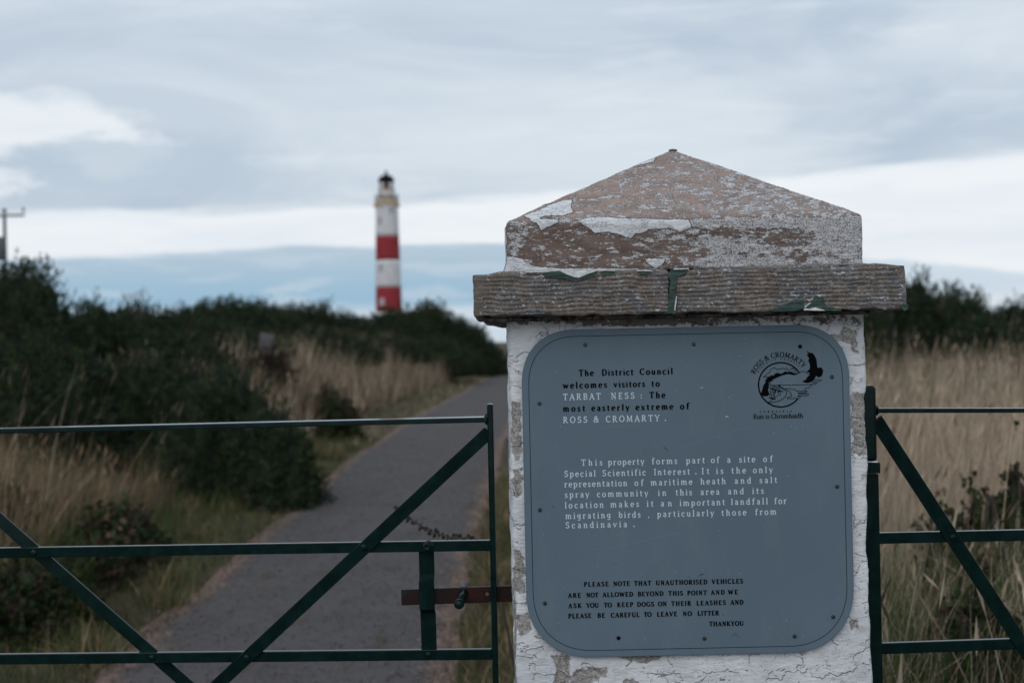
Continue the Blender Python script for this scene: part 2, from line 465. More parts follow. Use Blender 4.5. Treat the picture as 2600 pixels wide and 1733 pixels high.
M_INK = material('black filled engraving', (.003, .003, .004), .7, spec=.03)
M_WINK = material('white core of engraving', (.58, .66, .74), .6, spec=.2)
M_SCREW = material('dull steel screw', (.06, .065, .07), .45, metallic=.6)
M_RUSTH = material('rusty screw hole', (.03, .012, .008), .9)
def b_gate(t, b):
    p = t.pos(); n = t.noise(p, 40, 4)
    c = t.mix(t.step(n, .35, .7), (.0030, .0120, .0120), (.0050, .0190, .0180))
    c = t.mix(t.m('MULTIPLY', t.step(t.noise(p, 18, 4, .6), .66, .72), .35), c, (.030, .016, .010))
    c = t.mix(t.m('MULTIPLY', t.step(t.noise(p, 95, 4, .7), .745, .77), .8), c, (.16, .12, .10))
    c = t.mix(t.m('MULTIPLY', t.step(t.noise(t.scale(p, (1, 1, .4)), 24, 5, .7), .58, .70), .5), c, (.010, .030, .032))
    t.put(b.inputs['Base Color'], c); t.put(b.inputs['Roughness'], t.m('ADD', .10, t.m('MULTIPLY', t.noise(p, 30, 2), .10)))
    bump(t, b, t.noise(p, 30, 2), .10, .0015)
M_GATE = material('dark green gate paint', rough=.4, build=b_gate, spec=.16)
def b_bolt(t, b):
    p = t.pos(); n = t.noise(t.scale(p, (.5, 1, 1)), 30, 5, .6)
    c = t.mix(t.step(n, .40, .60), (.036, .008, .006), (.016, .008, .007))
    c = t.mix(t.m('MULTIPLY', t.step(t.noise(p, 11, 4), .56, .64), .9), c, (.010, .028, .025))
    t.put(b.inputs['Base Color'], c); bump(t, b, n, .4, .0015)
M_BOLT = material('worn red oxide bolt', rough=.45, build=b_bolt, spec=.2)

def b_lw(col, col2):
    def f(t, b):
        p = t.pos(); n = t.noise(t.scale(p, (1, 1, .3)), .8, 5, .6)
        t.put(b.inputs['Base Color'], t.mix(t.step(n, .35, .7), col, col2))
    return f
M_LW = material('lighthouse white render', rough=.8, build=b_lw((.66, .66, .68), (.56, .56, .58)))
M_LR = material('lighthouse red render', rough=.8, build=b_lw((.30, .022, .032), (.24, .018, .026)))
M_LO = material('ochre stonework', rough=.85, build=b_lw((.48, .37, .26), (.54, .44, .34)))
M_LP = material('pale ochre render', rough=.85, build=b_lw((.62, .50, .38), (.56, .47, .38)))
M_LD = material('black lantern metal', (.006, .011, .015), .6, spec=.08)
M_LWIN = material('dark window glass', (.36, .36, .39), .4)
def b_glass(t, b):
    b.inputs['Transmission Weight'].default_value = 1.0; b.inputs['IOR'].default_value = 1.02; b.inputs['Base Color'].default_value = (.95, .97, 1, 1)
M_LGL = material('lantern glass', (.75, .85, .9), .05, build=b_glass)
M_POLE = material('weathered pole', (.04, .042, .045), .85)
M_STEEL = material('galvanised steel', (.10, .12, .13), .6, metallic=.2)
M_STONE = material('pale boundary stone', rough=.9, build=b_lw((.12, .11, .12), (.065, .06, .062)))

# ------------------------------------------------------------------ terrain and path
LE = np.array([(1.0, -2.3), (4.5, -2.35), (5.6, -2.10), (6.2, -1.90), (10, -1.98), (18.3, -2.14), (28, -1.98), (41.7, -1.52), (56, -1.15), (72, -.60), (110, 1.4), (200, 9)])
RE = np.array([(1.0, -.10), (4.5, -.25), (6.1, -.32), (9.2, -.30), (14, -.22), (22, -.10), (41.7, .55), (56, 1.0), (72, 1.65), (110, 4.2), (200, 12.5)])
def ledge_x(y): return np.interp(y, LE[:, 0], LE[:, 1])
def redge_x(y): return np.interp(y, RE[:, 0], RE[:, 1])
def height(x, y):
    x = np.asarray(x, float); y = np.asarray(y, float)
    dl = ledge_x(y) - x; dr = x - redge_x(y)
    P = np.stack([x, y, 0 * x], -1).reshape(-1, 3)
    nz = fbm(P, .35, 3, 5).reshape(x.shape) * .10
    h = np.where(dl > 0, (.42 + .62 * sstep(y, 17, 32)) * sstep(dl, .35, 3.4) + .35 * sstep(dl, 5, 16), 0)
    h = h + np.where(dr > 0, .38 * sstep(dr, 1.2, 7.0) + .2 * sstep(dr, 8, 20), 0)
    off = np.maximum(np.maximum(dl, dr), 0)
    h = h + nz * sstep(off, .2, 1.8)
    far = sstep(np.hypot(x, y), 130, 320)
    return h * (1 - far) - .03 * (1 - sstep(off, 0, .15))
def build_ground():
    ys = np.concatenate([np.linspace(-12, 1, 14), np.arange(1.4, 30, .35), np.arange(30, 90, 1.2), np.geomspace(90, 6000, 40)])
    xs = np.concatenate([-np.geomspace(6000, 14, 40), np.arange(-13.5, -4, .6), np.arange(-4, 4, .14), np.arange(4, 13.5, .6), np.geomspace(14, 6000, 40)])
    X, Y = np.meshgrid(xs, ys)
    Z = height(X, Y)
    V = np.stack([X, Y, Z], -1).reshape(-1, 3)
    nx, ny = len(xs), len(ys)
    i = np.arange(nx - 1)[None, :] + (np.arange(ny - 1) * nx)[:, None]
    Fq = np.stack([i, i + 1, i + nx + 1, i + nx], -1).reshape(-1, 4)
    o = link('ground', mesh_np('ground', V, Fq), M_GROUND, smooth=True); tag(o, kind='structure')
    # path sheet
    yy = np.concatenate([np.arange(1.0, 30, .06), np.arange(30, 150, .5)])
    nu = 21
    P = np.stack([yy, yy * 0, yy * 0], -1)
    l = ledge_x(yy) + .07 * fbm(P, 1.6, 4, 3) ; r = redge_x(yy) + .09 * fbm(P, 1.4, 4, 9)
    u = np.linspace(0, 1, nu)
    X = l[:, None] * (1 - u) + r[:, None] * u; Y = np.repeat(yy[:, None], nu, 1)
    camber = .02 * (1 - (2 * u - 1) ** 2)
    Z = np.repeat((-.012 + camber)[None, :], len(yy), 0)
    Z += .004 * fbm(np.stack([X, Y, X * 0], -1).reshape(-1, 3), 1.2, 3, 11).reshape(X.shape)
    edge = np.minimum(X - l[:, None], r[:, None] - X)
    V = np.stack([X, Y, Z], -1).reshape(-1, 3)
    i = np.arange(nu - 1)[None, :] + (np.arange(len(yy) - 1) * nu)[:, None]
    Fq = np.stack([i, i + 1, i + nu + 1, i + nu], -1).reshape(-1, 4)
    o = link('path', mesh_np('path', V, Fq, {'edge': edge.ravel()}), M_PATH, smooth=True); tag(o, kind='structure')
build_ground()

# ------------------------------------------------------------------ grass
def pick_cols(n, pal, var=.25):
    pal = np.array(pal); k = rng.integers(0, len(pal), n)
    return pal[k] * (1 + var * rng.uniform(-1, 1, (n, 1)))
def blades(x, y, h, w_, pal, lean=.35, curl=.5, segs=3, var=.25, heads=0.0, headpal=None, z=None, wind=(.12, 0)):
    n = len(x); z = height(x, y) - .02 if z is None else z
    a = rng.uniform(0, 2 * np.pi, n); face = rng.uniform(0, 2 * np.pi, n)
    le = np.abs(rng.normal(0, lean, n))
    dx, dy = np.cos(a) * le + wind[0], np.sin(a) * le + wind[1]
    t = np.linspace(0, 1, segs + 1)
    cx = x[:, None] + h[:, None] * (dx[:, None] * (t * (1 - curl) + curl * t * t))
    cy = y[:, None] + h[:, None] * (dy[:, None] * (t * (1 - curl) + curl * t * t))
    cz = z[:, None] + h[:, None] * (t - .28 * (dx ** 2 + dy ** 2)[:, None] * t * t)
    wt = w_[:, None] * np.array([1 - .92 * q for q in t]) * .5
    fx, fy = np.cos(face)[:, None], np.sin(face)[:, None]
    Lp = np.stack([cx - fx * wt, cy - fy * wt, cz], -1); Rp = np.stack([cx + fx * wt, cy + fy * wt, cz], -1)
    V = np.stack([Lp, Rp], 2).reshape(-1, 3)
    m = 2 * (segs + 1)
    base = (np.arange(n) * m)[:, None, None]
    q = np.array([[2 * k, 2 * k + 1, 2 * k + 3, 2 * k + 2] for k in range(segs)])[None]
    Fq = (base + q).reshape(-1, 4)
    c = pick_cols(n, pal, var) * (1 + .45 * fbm(np.stack([x, y, 0 * x], -1), 1.7, 3, 301) + .25 * fbm(np.stack([x, y, 0 * x], -1), 6, 2, 302))[:, None]
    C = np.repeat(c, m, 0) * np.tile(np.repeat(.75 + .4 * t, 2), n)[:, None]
    Vs, Fs, Cs = [V], [Fq], [C]
    if heads > 0:
        k = np.where(rng.random(n) < heads)[0]
        hx, hy, hz = cx[k, -1], cy[k, -1], cz[k, -1]
        dirx = cx[k, -1] - cx[k, -2]; diry = cy[k, -1] - cy[k, -2]; dirz = cz[k, -1] - cz[k, -2]
        L = np.sqrt(dirx ** 2 + diry ** 2 + dirz ** 2) + 1e-6
        hl = rng.uniform(.07, .16, len(k)); D = np.stack([dirx, diry, dirz], -1) / L[:, None]
        top = np.stack([hx, hy, hz], -1); hw = rng.uniform(.0035, .0065, len(k))
        off = V.shape[0]; out = []; fc = []
        for s in range(2):
            ang = rng.uniform(0, np.pi, len(k)) ; sx = np.stack([np.cos(ang), np.sin(ang), 0 * ang], -1)
            p0 = top - D * (hl * .35)[:, None]; p1 = top + D * (hl * .1)[:, None]
            p2 = top + D * (hl * .65)[:, None]
            quad = np.stack([p0, p1 + sx * hw[:, None], p2, p1 - sx * hw[:, None]], 1).reshape(-1, 3)
            out.append(quad)
            fc.append((off + np.arange(len(k) * 4)).reshape(-1, 4)); off += len(k) * 4
        Vs += out; Fs += fc
        hc = pick_cols(len(k), headpal or pal, .2)
        Cs += [np.repeat(hc, 4, 0)] * 2
    return np.concatenate(Vs), np.concatenate(Fs), np.concatenate(Cs)
def joinparts(parts):
    off = 0; V = []; Fs = []; C = []
    for v, f, c in parts:
        V.append(v); Fs.append(f + off); C.append(c); off += len(v)
    return np.concatenate(V), np.concatenate(Fs), np.concatenate(C)
DRY = [(.62, .475, .345), (.46, .34, .245), (.72, .58, .43), (.15, .105, .075), (.56, .44, .33)]
DRL = [(.42, .28, .17), (.31, .20, .12), (.52, .37, .24), (.10, .066, .040), (.09, .095, .038)]
DRYD = [(.17, .125, .09), (.13, .095, .07), (.22, .16, .115), (.10, .085, .05)]
GRN = [(.065, .105, .034), (.10, .135, .048), (.045, .080, .038), (.13, .145, .055)]
MOSS = [(.145, .160, .060), (.10, .125, .045), (.19, .175, .085), (.07, .095, .036)]
BRK = [(.10, .055, .035), (.13, .075, .045), (.07, .045, .035), (.16, .11, .07)]
def scatter(n, x0, x1, y0, y1, keep=None, ybias=1.0):
    y = y0 + (y1 - y0) * rng.random(n) ** ybias
    x = x0 + (x1 - x0) * rng.random(n)
    if keep is not None:
        m = keep(x, y); x, y = x[m], y[m]
    return x, y
def patch(x, y, f, seed):
    return fbm(np.stack([x, y, 0 * x], -1), f, 3, seed)
def right_ok(x, y): return (x > redge_x(y) + .25) & ~((x > -.1) & (x < .72) & (y < 3.0))
def left_ok(x, y): return x < ledge_x(y) - .2

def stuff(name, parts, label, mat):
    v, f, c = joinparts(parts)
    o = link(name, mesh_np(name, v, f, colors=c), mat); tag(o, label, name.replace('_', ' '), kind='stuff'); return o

# right field: tall pale dry grass
P_ = []
x, y = scatter(21000, .55, 7.5, 5.9, 12.5, lambda x, y: right_ok(x, y) & (x < .12 + .50 * y) & (x > .14 * y), 1.0)
g = patch(x, y, .55, 21)
hh = (.62 + .26 * g) * rng.uniform(.55, 1.12, len(x)) * sstep(y, 3.8, 7.0) + .22
P_.append(blades(x, y, np.maximum(hh, .15), rng.uniform(.003, .006, len(x)), DRY, .22, .5, 4, .28, .12, DRY))
x, y = scatter(32000, .8, 17, 11, 30, lambda x, y: right_ok(x, y) & (x < .5 * y) & (x > .1 * y))
hh = (.84 + .30 * patch(x, y, .6, 23)) * rng.uniform(.6, 1.12, len(x))
P_.append(blades(x, y, hh, rng.uniform(.005, .012, len(x)), DRY, .26, .5, 3, .25, .25, DRY))
x, y = scatter(5000, .8, 14, 9, 26, lambda x, y: right_ok(x, y) & (x < .5 * y) & (x > .1 * y) & (patch(x, y, .8, 91) > .15))
P_.append(blades(x, y, rng.uniform(.6, .95, len(x)), rng.uniform(.010, .018, len(x)), GRN + DRYD, .4, .6, 3, .3))
x, y = scatter(300, .9, 9, 5.5, 18, lambda x, y: right_ok(x, y) & (x < .45 * y) & (x > .16 * y))
P_.append(blades(x, y, rng.uniform(1.0, 1.35, len(x)), np.full(len(x), .005), DRY, .16, .6, 4, .2, 1.0, [(.30, .21, .17), (.24, .17, .14)]))
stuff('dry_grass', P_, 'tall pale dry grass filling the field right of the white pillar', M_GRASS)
# right: low green and brown tangle just behind the right gate
P_ = []
x, y = scatter(21000, .45, 3.8, 3.0, 7.2, lambda x, y: right_ok(x, y) & (x < .15 + .5 * y))
P_.append(blades(x, y, rng.uniform(.18, .62, len(x)), rng.uniform(.004, .010, len(x)), GRN + GRN + DRYD + [(.2, .15, .11)], .5, .7, 4, .3))
x, y = scatter(5200, .5, 3.4, 3.4, 5.6, lambda x, y: right_ok(x, y) & (x < .15 + .5 * y) & (patch(x, y, 1.6, 95) > -.1))
P_.append(blades(x, y, rng.uniform(.35, .80, len(x)), rng.uniform(.005, .009, len(x)), GRN, .55, .6, 5, .3))
x, y = scatter(3000, .5, 3.2, 3.4, 6.5, lambda x, y: right_ok(x, y) & (x < .15 + .5 * y))
P_.append(blades(x, y, rng.uniform(.45, .85, len(x)), rng.uniform(.003, .005, len(x)), DRY, .45, .6, 5, .25, .1, DRY))
x, y = scatter(7000, -.3, 1.4, 3.0, 30, lambda x, y: right_ok(x, y) & (x < .35 + .02 * y))
P_.append(blades(x, y, rng.uniform(.05, .20, len(x)), rng.uniform(.004, .009, len(x)), MOSS + DRYD + GRN, .7, .7, 3, .3))
x, y = scatter(30000, -.45, .45, 4.2, 15, lambda x, y: (x > redge_x(y) + .02 + .16 * patch(x, y, 2.2, 55)))
P_.append(blades(x, y, rng.uniform(.04, .17, len(x)) * (1 + .8 * sstep(x - redge_x(y), .2, .6)), rng.uniform(.004, .010, len(x)), MOSS + DRYD + GRN + DRL, .9, .7, 3, .35))
x, y = scatter(9000, -.1, 3.5, 12, 60, lambda x, y: right_ok(x, y) & (x < 1.2 + .03 * y))
P_.append(blades(x, y, rng.uniform(.15, .5, len(x)), rng.uniform(.008, .016, len(x)), MOSS + DRY + DRYD, .5, .6, 3, .3))
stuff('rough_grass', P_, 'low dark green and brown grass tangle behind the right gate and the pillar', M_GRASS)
# left verge: short mossy green grass running along the tarmac
P_ = []
x, y = scatter(52000, -4.2, -1.6, 4.3, 22, lambda x, y: (x < ledge_x(y) + .05 + .12 * patch(x, y, 2.0, 56)) & (x > ledge_x(y) - 1.3), 1.3)
P_.append(blades(x, y, rng.uniform(.04, .13, len(x)) * (1 + 1.1 * sstep(ledge_x(y) - x, .3, 1.2)), rng.uniform(.005, .010, len(x)), MOSS + MOSS + DRYD + GRN, .8, .7, 2, .4))
x, y = scatter(26000, -5, 2, 20, 75, lambda x, y: (x < ledge_x(y) + .05) & (x > ledge_x(y) - 1.6))
P_.append(blades(x, y, rng.uniform(.06, .22, len(x)), rng.uniform(.012, .025, len(x)), MOSS + MOSS + DRY, .7, .6, 2, .3))
cx_, cy_ = scatter(90, -5, -1.8, 4.6, 20, lambda x, y: (x < ledge_x(y) - .02) & (x > ledge_x(y) - .9))
k = rng.integers(0, len(cx_), 7000); x = cx_[k] + rng.normal(0, .07, 7000); y = cy_[k] + rng.normal(0, .10, 7000)
P_.append(blades(x, y, rng.uniform(.10, .26, 7000), rng.uniform(.004, .008, 7000), MOSS + DRL + GRN, .9, .7, 4, .3))
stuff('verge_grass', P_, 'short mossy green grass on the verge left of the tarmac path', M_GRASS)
# left bank: dry brown grass in tufts
P_ = []
x, y = scatter(26000, -7, -2.0, 7.2, 12.5, lambda x, y: (x < ledge_x(y) - .95) & (x > -.42 * y))
g = patch(x, y, .8, 31)
k = (g > -.35); x, y, g = x[k], y[k], g[k]
P_.append(blades(x, y, (.50 + .22 * g) * rng.uniform(.45, 1.3, len(x)), rng.uniform(.004, .008, len(x)), DRL + DRYD, .42, .6, 4, .35, .04, DRL))
x, y = scatter(34, -4.6, -2.7, 8.5, 11.5, lambda x, y: x > -.4 * y)
P_.append(blades(x, y, rng.uniform(.8, 1.25, len(x)), np.full(len(x), .006), DRY, .22, .7, 5, .2, 1.0, [(.28, .20, .16)], wind=(.25, 0)))
x, y = scatter(15000, -6, -2.1, 7.6, 15, lambda x, y: (x < ledge_x(y) - .5) & (x > -.42 * y) & (patch(x, y, 1.1, 77) > -.05))
P_.append(blades(x, y, rng.uniform(.15, .5, len(x)), rng.uniform(.006, .013, len(x)), GRN, .6, .6, 3, .3))
# bank further along, between the tarmac and the gorse
x, y = scatter(64000, -14, 1, 14.5, 62, lambda x, y: (x < ledge_x(y) - .8) & (x > ledge_x(y) - 2.9 - .06 * y))
g = patch(x, y, .45, 41); k = g > -.45; x, y, g = x[k], y[k], g[k]
P_.append(blades(x, y, (.70 + .3 * g) * rng.uniform(.4, 1.25, len(x)), rng.uniform(.008, .018, len(x)), DRL + DRY + DRY + DRYD, .32, .6, 3, .3, .08, DRY))
x, y = scatter(12000, -12, 1, 14, 58, lambda x, y: (x < ledge_x(y) - .7) & (x > ledge_x(y) - 2.4 - .05 * y) & (patch(x, y, .5, 83) > .12))
P_.append(blades(x, y, rng.uniform(.25, .6, len(x)), rng.uniform(.014, .03, len(x)), GRN + BRK, .5, .6, 3, .3))
x, y = scatter(5000, -9, 0, 18, 60, lambda x, y: (x < ledge_x(y) - .8) & (x > ledge_x(y) - 2.5 - .05 * y) & (patch(x, y, .5, 87) > .18))
P_.append(blades(x, y, rng.uniform(.4, .8, len(x)), rng.uniform(.014, .03, len(x)), BRK, .5, .6, 3, .3))
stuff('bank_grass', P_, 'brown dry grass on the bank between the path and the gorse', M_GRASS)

# fallen litter at the tarmac edges
def litter():
    n = 5200
    y = 4.8 + 22 * rng.random(n) ** 1.7; side = rng.random(n) < .5
    d = np.abs(rng.normal(0, .13, n))
    x = np.where(side, ledge_x(y) + d - .05, redge_x(y) - d + .05)
    s = rng.uniform(.006, .020, n); a = rng.uniform(0, 2 * np.pi, n)
    z = .006 + rng.uniform(0, .012, n)
    c, si = np.cos(a), np.sin(a)
    tz = rng.uniform(-.3, .3, n) * s
    p = [np.stack([x + c * s, y + si * s, z + tz], -1), np.stack([x - si * s * .4, y + c * s * .4, z], -1),
         np.stack([x - c * s, y - si * s, z - tz * .3], -1), np.stack([x + si * s * .4, y - c * s * .4, z], -1)]
    V = np.stack(p, 1).reshape(-1, 3); Fq = np.arange(n * 4).reshape(-1, 4)
    C = np.repeat(pick_cols(n, [(.24, .15, .11), (.17, .11, .08), (.30, .22, .16), (.10, .07, .05)], .2), 4, 0)
    return V, Fq, C
stuff('leaf_litter', [litter()], 'pinkish brown litter blown along both edges of the tarmac', M_GRASS)

def gravel():
    n = 9000
    y = 4.8 + 16 * rng.random(n) ** 1.8; u = rng.beta(.55, .55, n)
    x = ledge_x(y) * (1 - u) + redge_x(y) * u
    s = rng.uniform(.0025, .0075, n); o6 = np.array([(1, 0, 0), (0, 1, 0), (-1, 0, 0), (0, -1, 0), (0, 0, .8), (0, 0, -.6)])
    V = np.stack([x, y, .004 + .02 * (1 - (2 * u - 1) ** 2) - .010 + s * .3], -1)[:, None, :] + o6[None] * s[:, None, None] * rng.uniform(.7, 1.3, (n, 6, 1))
    f = np.array([(0, 1, 4), (1, 2, 4), (2, 3, 4), (3, 0, 4), (1, 0, 5), (2, 1, 5), (3, 2, 5), (0, 3, 5)])
    Fq = (np.arange(n) * 6)[:, None, None] + f[None]
    return V.reshape(-1, 3), Fq.reshape(-1, 3), np.repeat(pick_cols(n, [(.16, .15, .15), (.24, .22, .21), (.09, .085, .085), (.20, .15, .13)], .2), 6, 0)
stuff('loose_gravel', [gravel()], 'loose grit and small stones lying on the tarmac path', M_GRASS)

# ------------------------------------------------------------------ gorse bushes
GORSE_PAL = np.array([(.028, .050, .028), (.044, .070, .032), (.020, .036, .025), (.070, .092, .036), (.034, .058, .040), (.055, .050, .028)])
def bush_mesh(name, rx, ry, h, dens, size, seed, pal=GORSE_PAL, leafy=False, spikes=0, lump=.28):
    r = np.random.default_rng(seed)
    area = 2 * np.pi * ((rx * h) ** 1.6 / 3 + (rx * ry) ** 1.6 / 3 + (ry * h) ** 1.6 / 3) ** (1 / 1.6) * 1.5
    n = int(area * dens)
    d = r.normal(size=(n, 3)); d[:, 2] = np.abs(d[:, 2]) * 1.0 - .12; d /= np.linalg.norm(d, axis=1)[:, None]
    S = np.array([rx, ry, h])
    def surf(dd):
        q = 1 + lump * fbm(dd * 1.0 + seed * 3.1, 2.3, 2, seed) + lump * .8 * fbm(dd + seed, 5.5, 2, seed + 5) + lump * .7 * fbm(dd + seed, 12, 2, seed + 6)
        return dd * S * q[:, None]
    uu0 = np.random.default_rng(1).normal(size=(1500, 3)); uu0[:, 2] = np.abs(uu0[:, 2]); uu0 /= np.linalg.norm(uu0, axis=1)[:, None]
    ref = surf(uu0); fit = np.array([rx / np.abs(ref[:, 0]).max(), 1.0, (h - size * .6) / ref[:, 2].max()])
    base = surf(d) * fit * r.uniform(.84, 1.0, (n, 1))
    base[:, 2] = np.maximum(base[:, 2], .02)
    up = d + np.array([0, 0, .35]) + r.normal(0, .5, (n, 3)); up /= np.linalg.norm(up, axis=1)[:, None]
    L = size * r.uniform(.45, 1.15, n)
    if spikes:
        k = r.choice(np.where(d[:, 2] > .45)[0], min(spikes, int((d[:, 2] > .45).sum())), replace=False)
        L[k] *= 2.4; up[k] = up[k] * .3 + np.array([.15, 0, .9])
        up[k] /= np.linalg.norm(up[k], axis=1)[:, None]
    nn = 9 if not leafy else 6
    tt = r.uniform(.05, 1.0, (n, nn))
    org = base[:, None, :] + up[:, None, :] * (L[:, None] * tt)[:, :, None]
    nd = r.normal(size=(n, nn, 3)) * (.75 if not leafy else .9) + up[:, None, :] * .8
    nd /= np.linalg.norm(nd, axis=2)[:, :, None]
    nl = (size * (.34 if not leafy else .45) * r.uniform(.6, 1.3, (n, nn)))[:, :, None]
    side = np.cross(nd, r.normal(size=(n, nn, 3))); side /= np.linalg.norm(side, axis=2)[:, :, None] + 1e-9
    wd = size * (.075 if not leafy else .20)
    if not leafy:
        tri = np.stack([org - side * wd, org + side * wd, org + nd * nl], 2)
        V = tri.reshape(-1, 3); Fc = np.arange(len(V)).reshape(-1, 3)
        m = 3
    else:
        tri = np.stack([org, org + nd * nl * .5 + side * wd, org + nd * nl, org + nd * nl * .5 - side * wd], 2)
        V = tri.reshape(-1, 3); Fc = np.arange(len(V)).reshape(-1, 4); m = 4
    # stalks
    s2 = np.cross(up, r.normal(size=(n, 3))); s2 /= np.linalg.norm(s2, axis=1)[:, None] + 1e-9
    st = np.stack([base - s2 * size * .03, base + s2 * size * .03, base + up * L[:, None] * 1.15], 1).reshape(-1, 3)
    c = pal[r.integers(0, len(pal), n)] * (1 + .35 * fbm(base, 1.6 / max(rx, .5), 3, seed + 9))[:, None] * r.uniform(.75, 1.25, (n, 1))
    C = np.repeat(c, nn * m, 0); Cs = np.repeat(c * .8, 3, 0)
    # inner body of packed old growth
    nu, nv = 72, 34
    uu = np.linspace(0, 2 * np.pi, nu, endpoint=False); vv = np.linspace(-.12, np.pi / 2, nv)
    U, W_ = np.meshgrid(uu, vv)
    D = np.stack([np.cos(U) * np.cos(W_), np.sin(U) * np.cos(W_), np.sin(W_)], -1).reshape(-1, 3)
    B = surf(D) * fit * .87; B[:, 2] = np.maximum(B[:, 2], -.1)
    idx = np.arange(nu)[None, :] + (np.arange(nv - 1) * nu)[:, None]; idn = (np.arange(nu) + 1) % nu
    idn = idn[None, :] + (np.arange(nv - 1) * nu)[:, None]
    Fb = np.stack([idx, idn, idn + nu, idx + nu], -1).reshape(-1, 4)
    o0 = len(V); o1 = o0 + len(st)
    Vt = np.concatenate([V, st, B])
    faces = [Fc, (np.arange(len(st)) + o0).reshape(-1, 3), Fb + o1]
    Ct = np.concatenate([C, Cs, pal.mean(0)[None] * (.75 + .5 * fbm(B, 5, 3, seed))[:, None]])
    return mesh_np(name, Vt, faces, colors=Ct)
def stems_mesh(name, rx, h, seed, n=9):
    r = random.Random(seed); bm = bmesh.new()
    for k in range(n):
        a = r.uniform(0, 6.28); q = r.uniform(.3, .75) * rx; hh = h * r.uniform(.5, .8)
        pts = [(0.1 * rx * math.cos(a), .1 * rx * math.sin(a), -.15), (q * .45 * math.cos(a), q * .45 * math.sin(a), hh * .45), (q * math.cos(a + .2), q * math.sin(a + .2), hh)]
        bm_tube(bm, pts, [.035 * h, .025 * h, .008 * h], 5)
    return bm_mesh(name, bm)
def bush(px, py_top, D, w_px, label, dens, size, seed, sq=1.0, group='gorse bushes along the path', name='gorse_bush', cat='gorse bush', extra=1.0, pal=GORSE_PAL, leafy=False, spikes=0, lump=.28, hk=1.02):
    c = a2(px, py_top, D)
    gx, gy = c.x, D
    gz = float(height(np.array([gx]), np.array([gy]))[0]) - .05
    rx = w_px * K / F * D / 2; h = max(.3, (c.z - gz)) * hk
    root = empty(name, (gx, gy, gz)); tag(root, label, cat, group)
    me = bush_mesh(name, rx, max(rx * .9, .5) * sq, h, dens, size, seed, pal, leafy, spikes, lump)
    o = bpy.data.objects.new('foliage', me); COL.objects.link(o); me.materials.append(M_LEAF if leafy else M_GORSE); o.parent = root
    s = bpy.data.objects.new('stems', stems_mesh('stems', rx, h, seed)); COL.objects.link(s); s.data.materials.append(M_WOOD); s.parent = root
    return root
G1 = 'gorse bushes left of the path'; G2 = 'gorse bushes beyond the dry grass'
for i, (px, top, D, wd, dens, size, sp, lab) in enumerate([
    (10, 604, 20, 430, 130, .17, 26, 'tallest dark gorse bush at the left edge with upright spikes on top'),
    (225, 686, 23, 300, 110, .17, 10, 'gorse bush sloping down from the tallest one at the left edge'),
    (90, 762, 14.5, 470, 170, .14, 4, 'very dark broad gorse bush under the tallest one, behind the thin tall grass stalks'),
    (365, 800, 15.5, 400, 170, .14, 6, 'rounded dark gorse bush left of the one closest to the verge, on the left bank'),
    (505, 832, 13.6, 320, 190, .13, 6, 'broad rounded gorse bush closest to the bend of the green verge'),
    (615, 915, 13.0, 255, 190, .13, 3, 'low blue green gorse bush spilling down to the verge by the path'),
    (400, 760, 22, 300, 120, .16, 4, 'gorse bush behind the rounded dark one, mid height on the left bank'),
    (335, 694, 30, 320, 80, .20, 10, 'gorse bush in the dip of the skyline with two dead twigs on it'),
    (470, 688, 36, 230, 70, .20, 8, 'gorse bush on the skyline left of the highest hump of the band'),
    (585, 682, 38, 240, 70, .20, 6, 'gorse bush forming the highest hump of the middle skyline band'),
    (700, 696, 42, 220, 60, .22, 6, 'gorse bush right of the highest hump, sloping towards the tower'),
    (795, 714, 46, 180, 60, .22, 4, 'low gorse bush in the skyline notch just left of the tower'),
    (520, 735, 30, 260, 80, .19, 3, 'gorse bush in front of the skyline band above the pale stone'),
    (735, 758, 36, 240, 70, .2, 3, 'gorse bush in front of the skyline band above the pale dry grass'),
    (893, 706, 54, 200, 50, .24, 6, 'gorse bush hiding the foot of the striped tower'),
    (985, 690, 58, 190, 50, .24, 8, 'highest gorse bush right of the striped tower'),
    (1060, 728, 60, 150, 50, .24, 4, 'gorse bush on the downward slope towards the pillar'),
    (1112, 775, 62, 100, 55, .22, 3, 'last small gorse bush beside the far bend of the path'),
    (860, 768, 44, 220, 60, .22, 2, 'gorse bush below the tower at the top of the dry grass bank'),
    (985, 778, 50, 230, 60, .22, 2, 'gorse bush low on the far hump, just over the dry bank'),
]):
    bush(px, top, D, wd * (1.25 if D > 24 else 1.05), lab, dens * 2.3, size * .8, 100 + i * 7, group=G1, spikes=sp, hk=1.11 if D > 19 else 1.04, lump=.20)
for i, (px, top, D, wd, dens, size, lab) in enumerate([
    (2075, 622, 27, 260, 100, .19, 'tallest gorse bush right of the pillar, just past the ledge end'),
    (2200, 650, 30, 240, 90, .19, 'gorse bush in the middle of the right skyline'),
    (2325, 676, 31, 230, 90, .19, 'gorse bush at the right edge of the frame'),
    (2440, 676, 32, 220, 80, .19, 'gorse bush reaching in from outside the right edge'),
    (1990, 690, 25, 200, 90, .18, 'gorse bush half hidden behind the pillar ledge'),
    (2260, 735, 26, 300, 90, .18, 'low gorse bush rising straight out of the tall dry grass'),
]):
    bush(px, top, D, wd, lab, dens * 2.2, size * .85, 400 + i * 7, group=G2, spikes=7, hk=1.09, lump=.20)
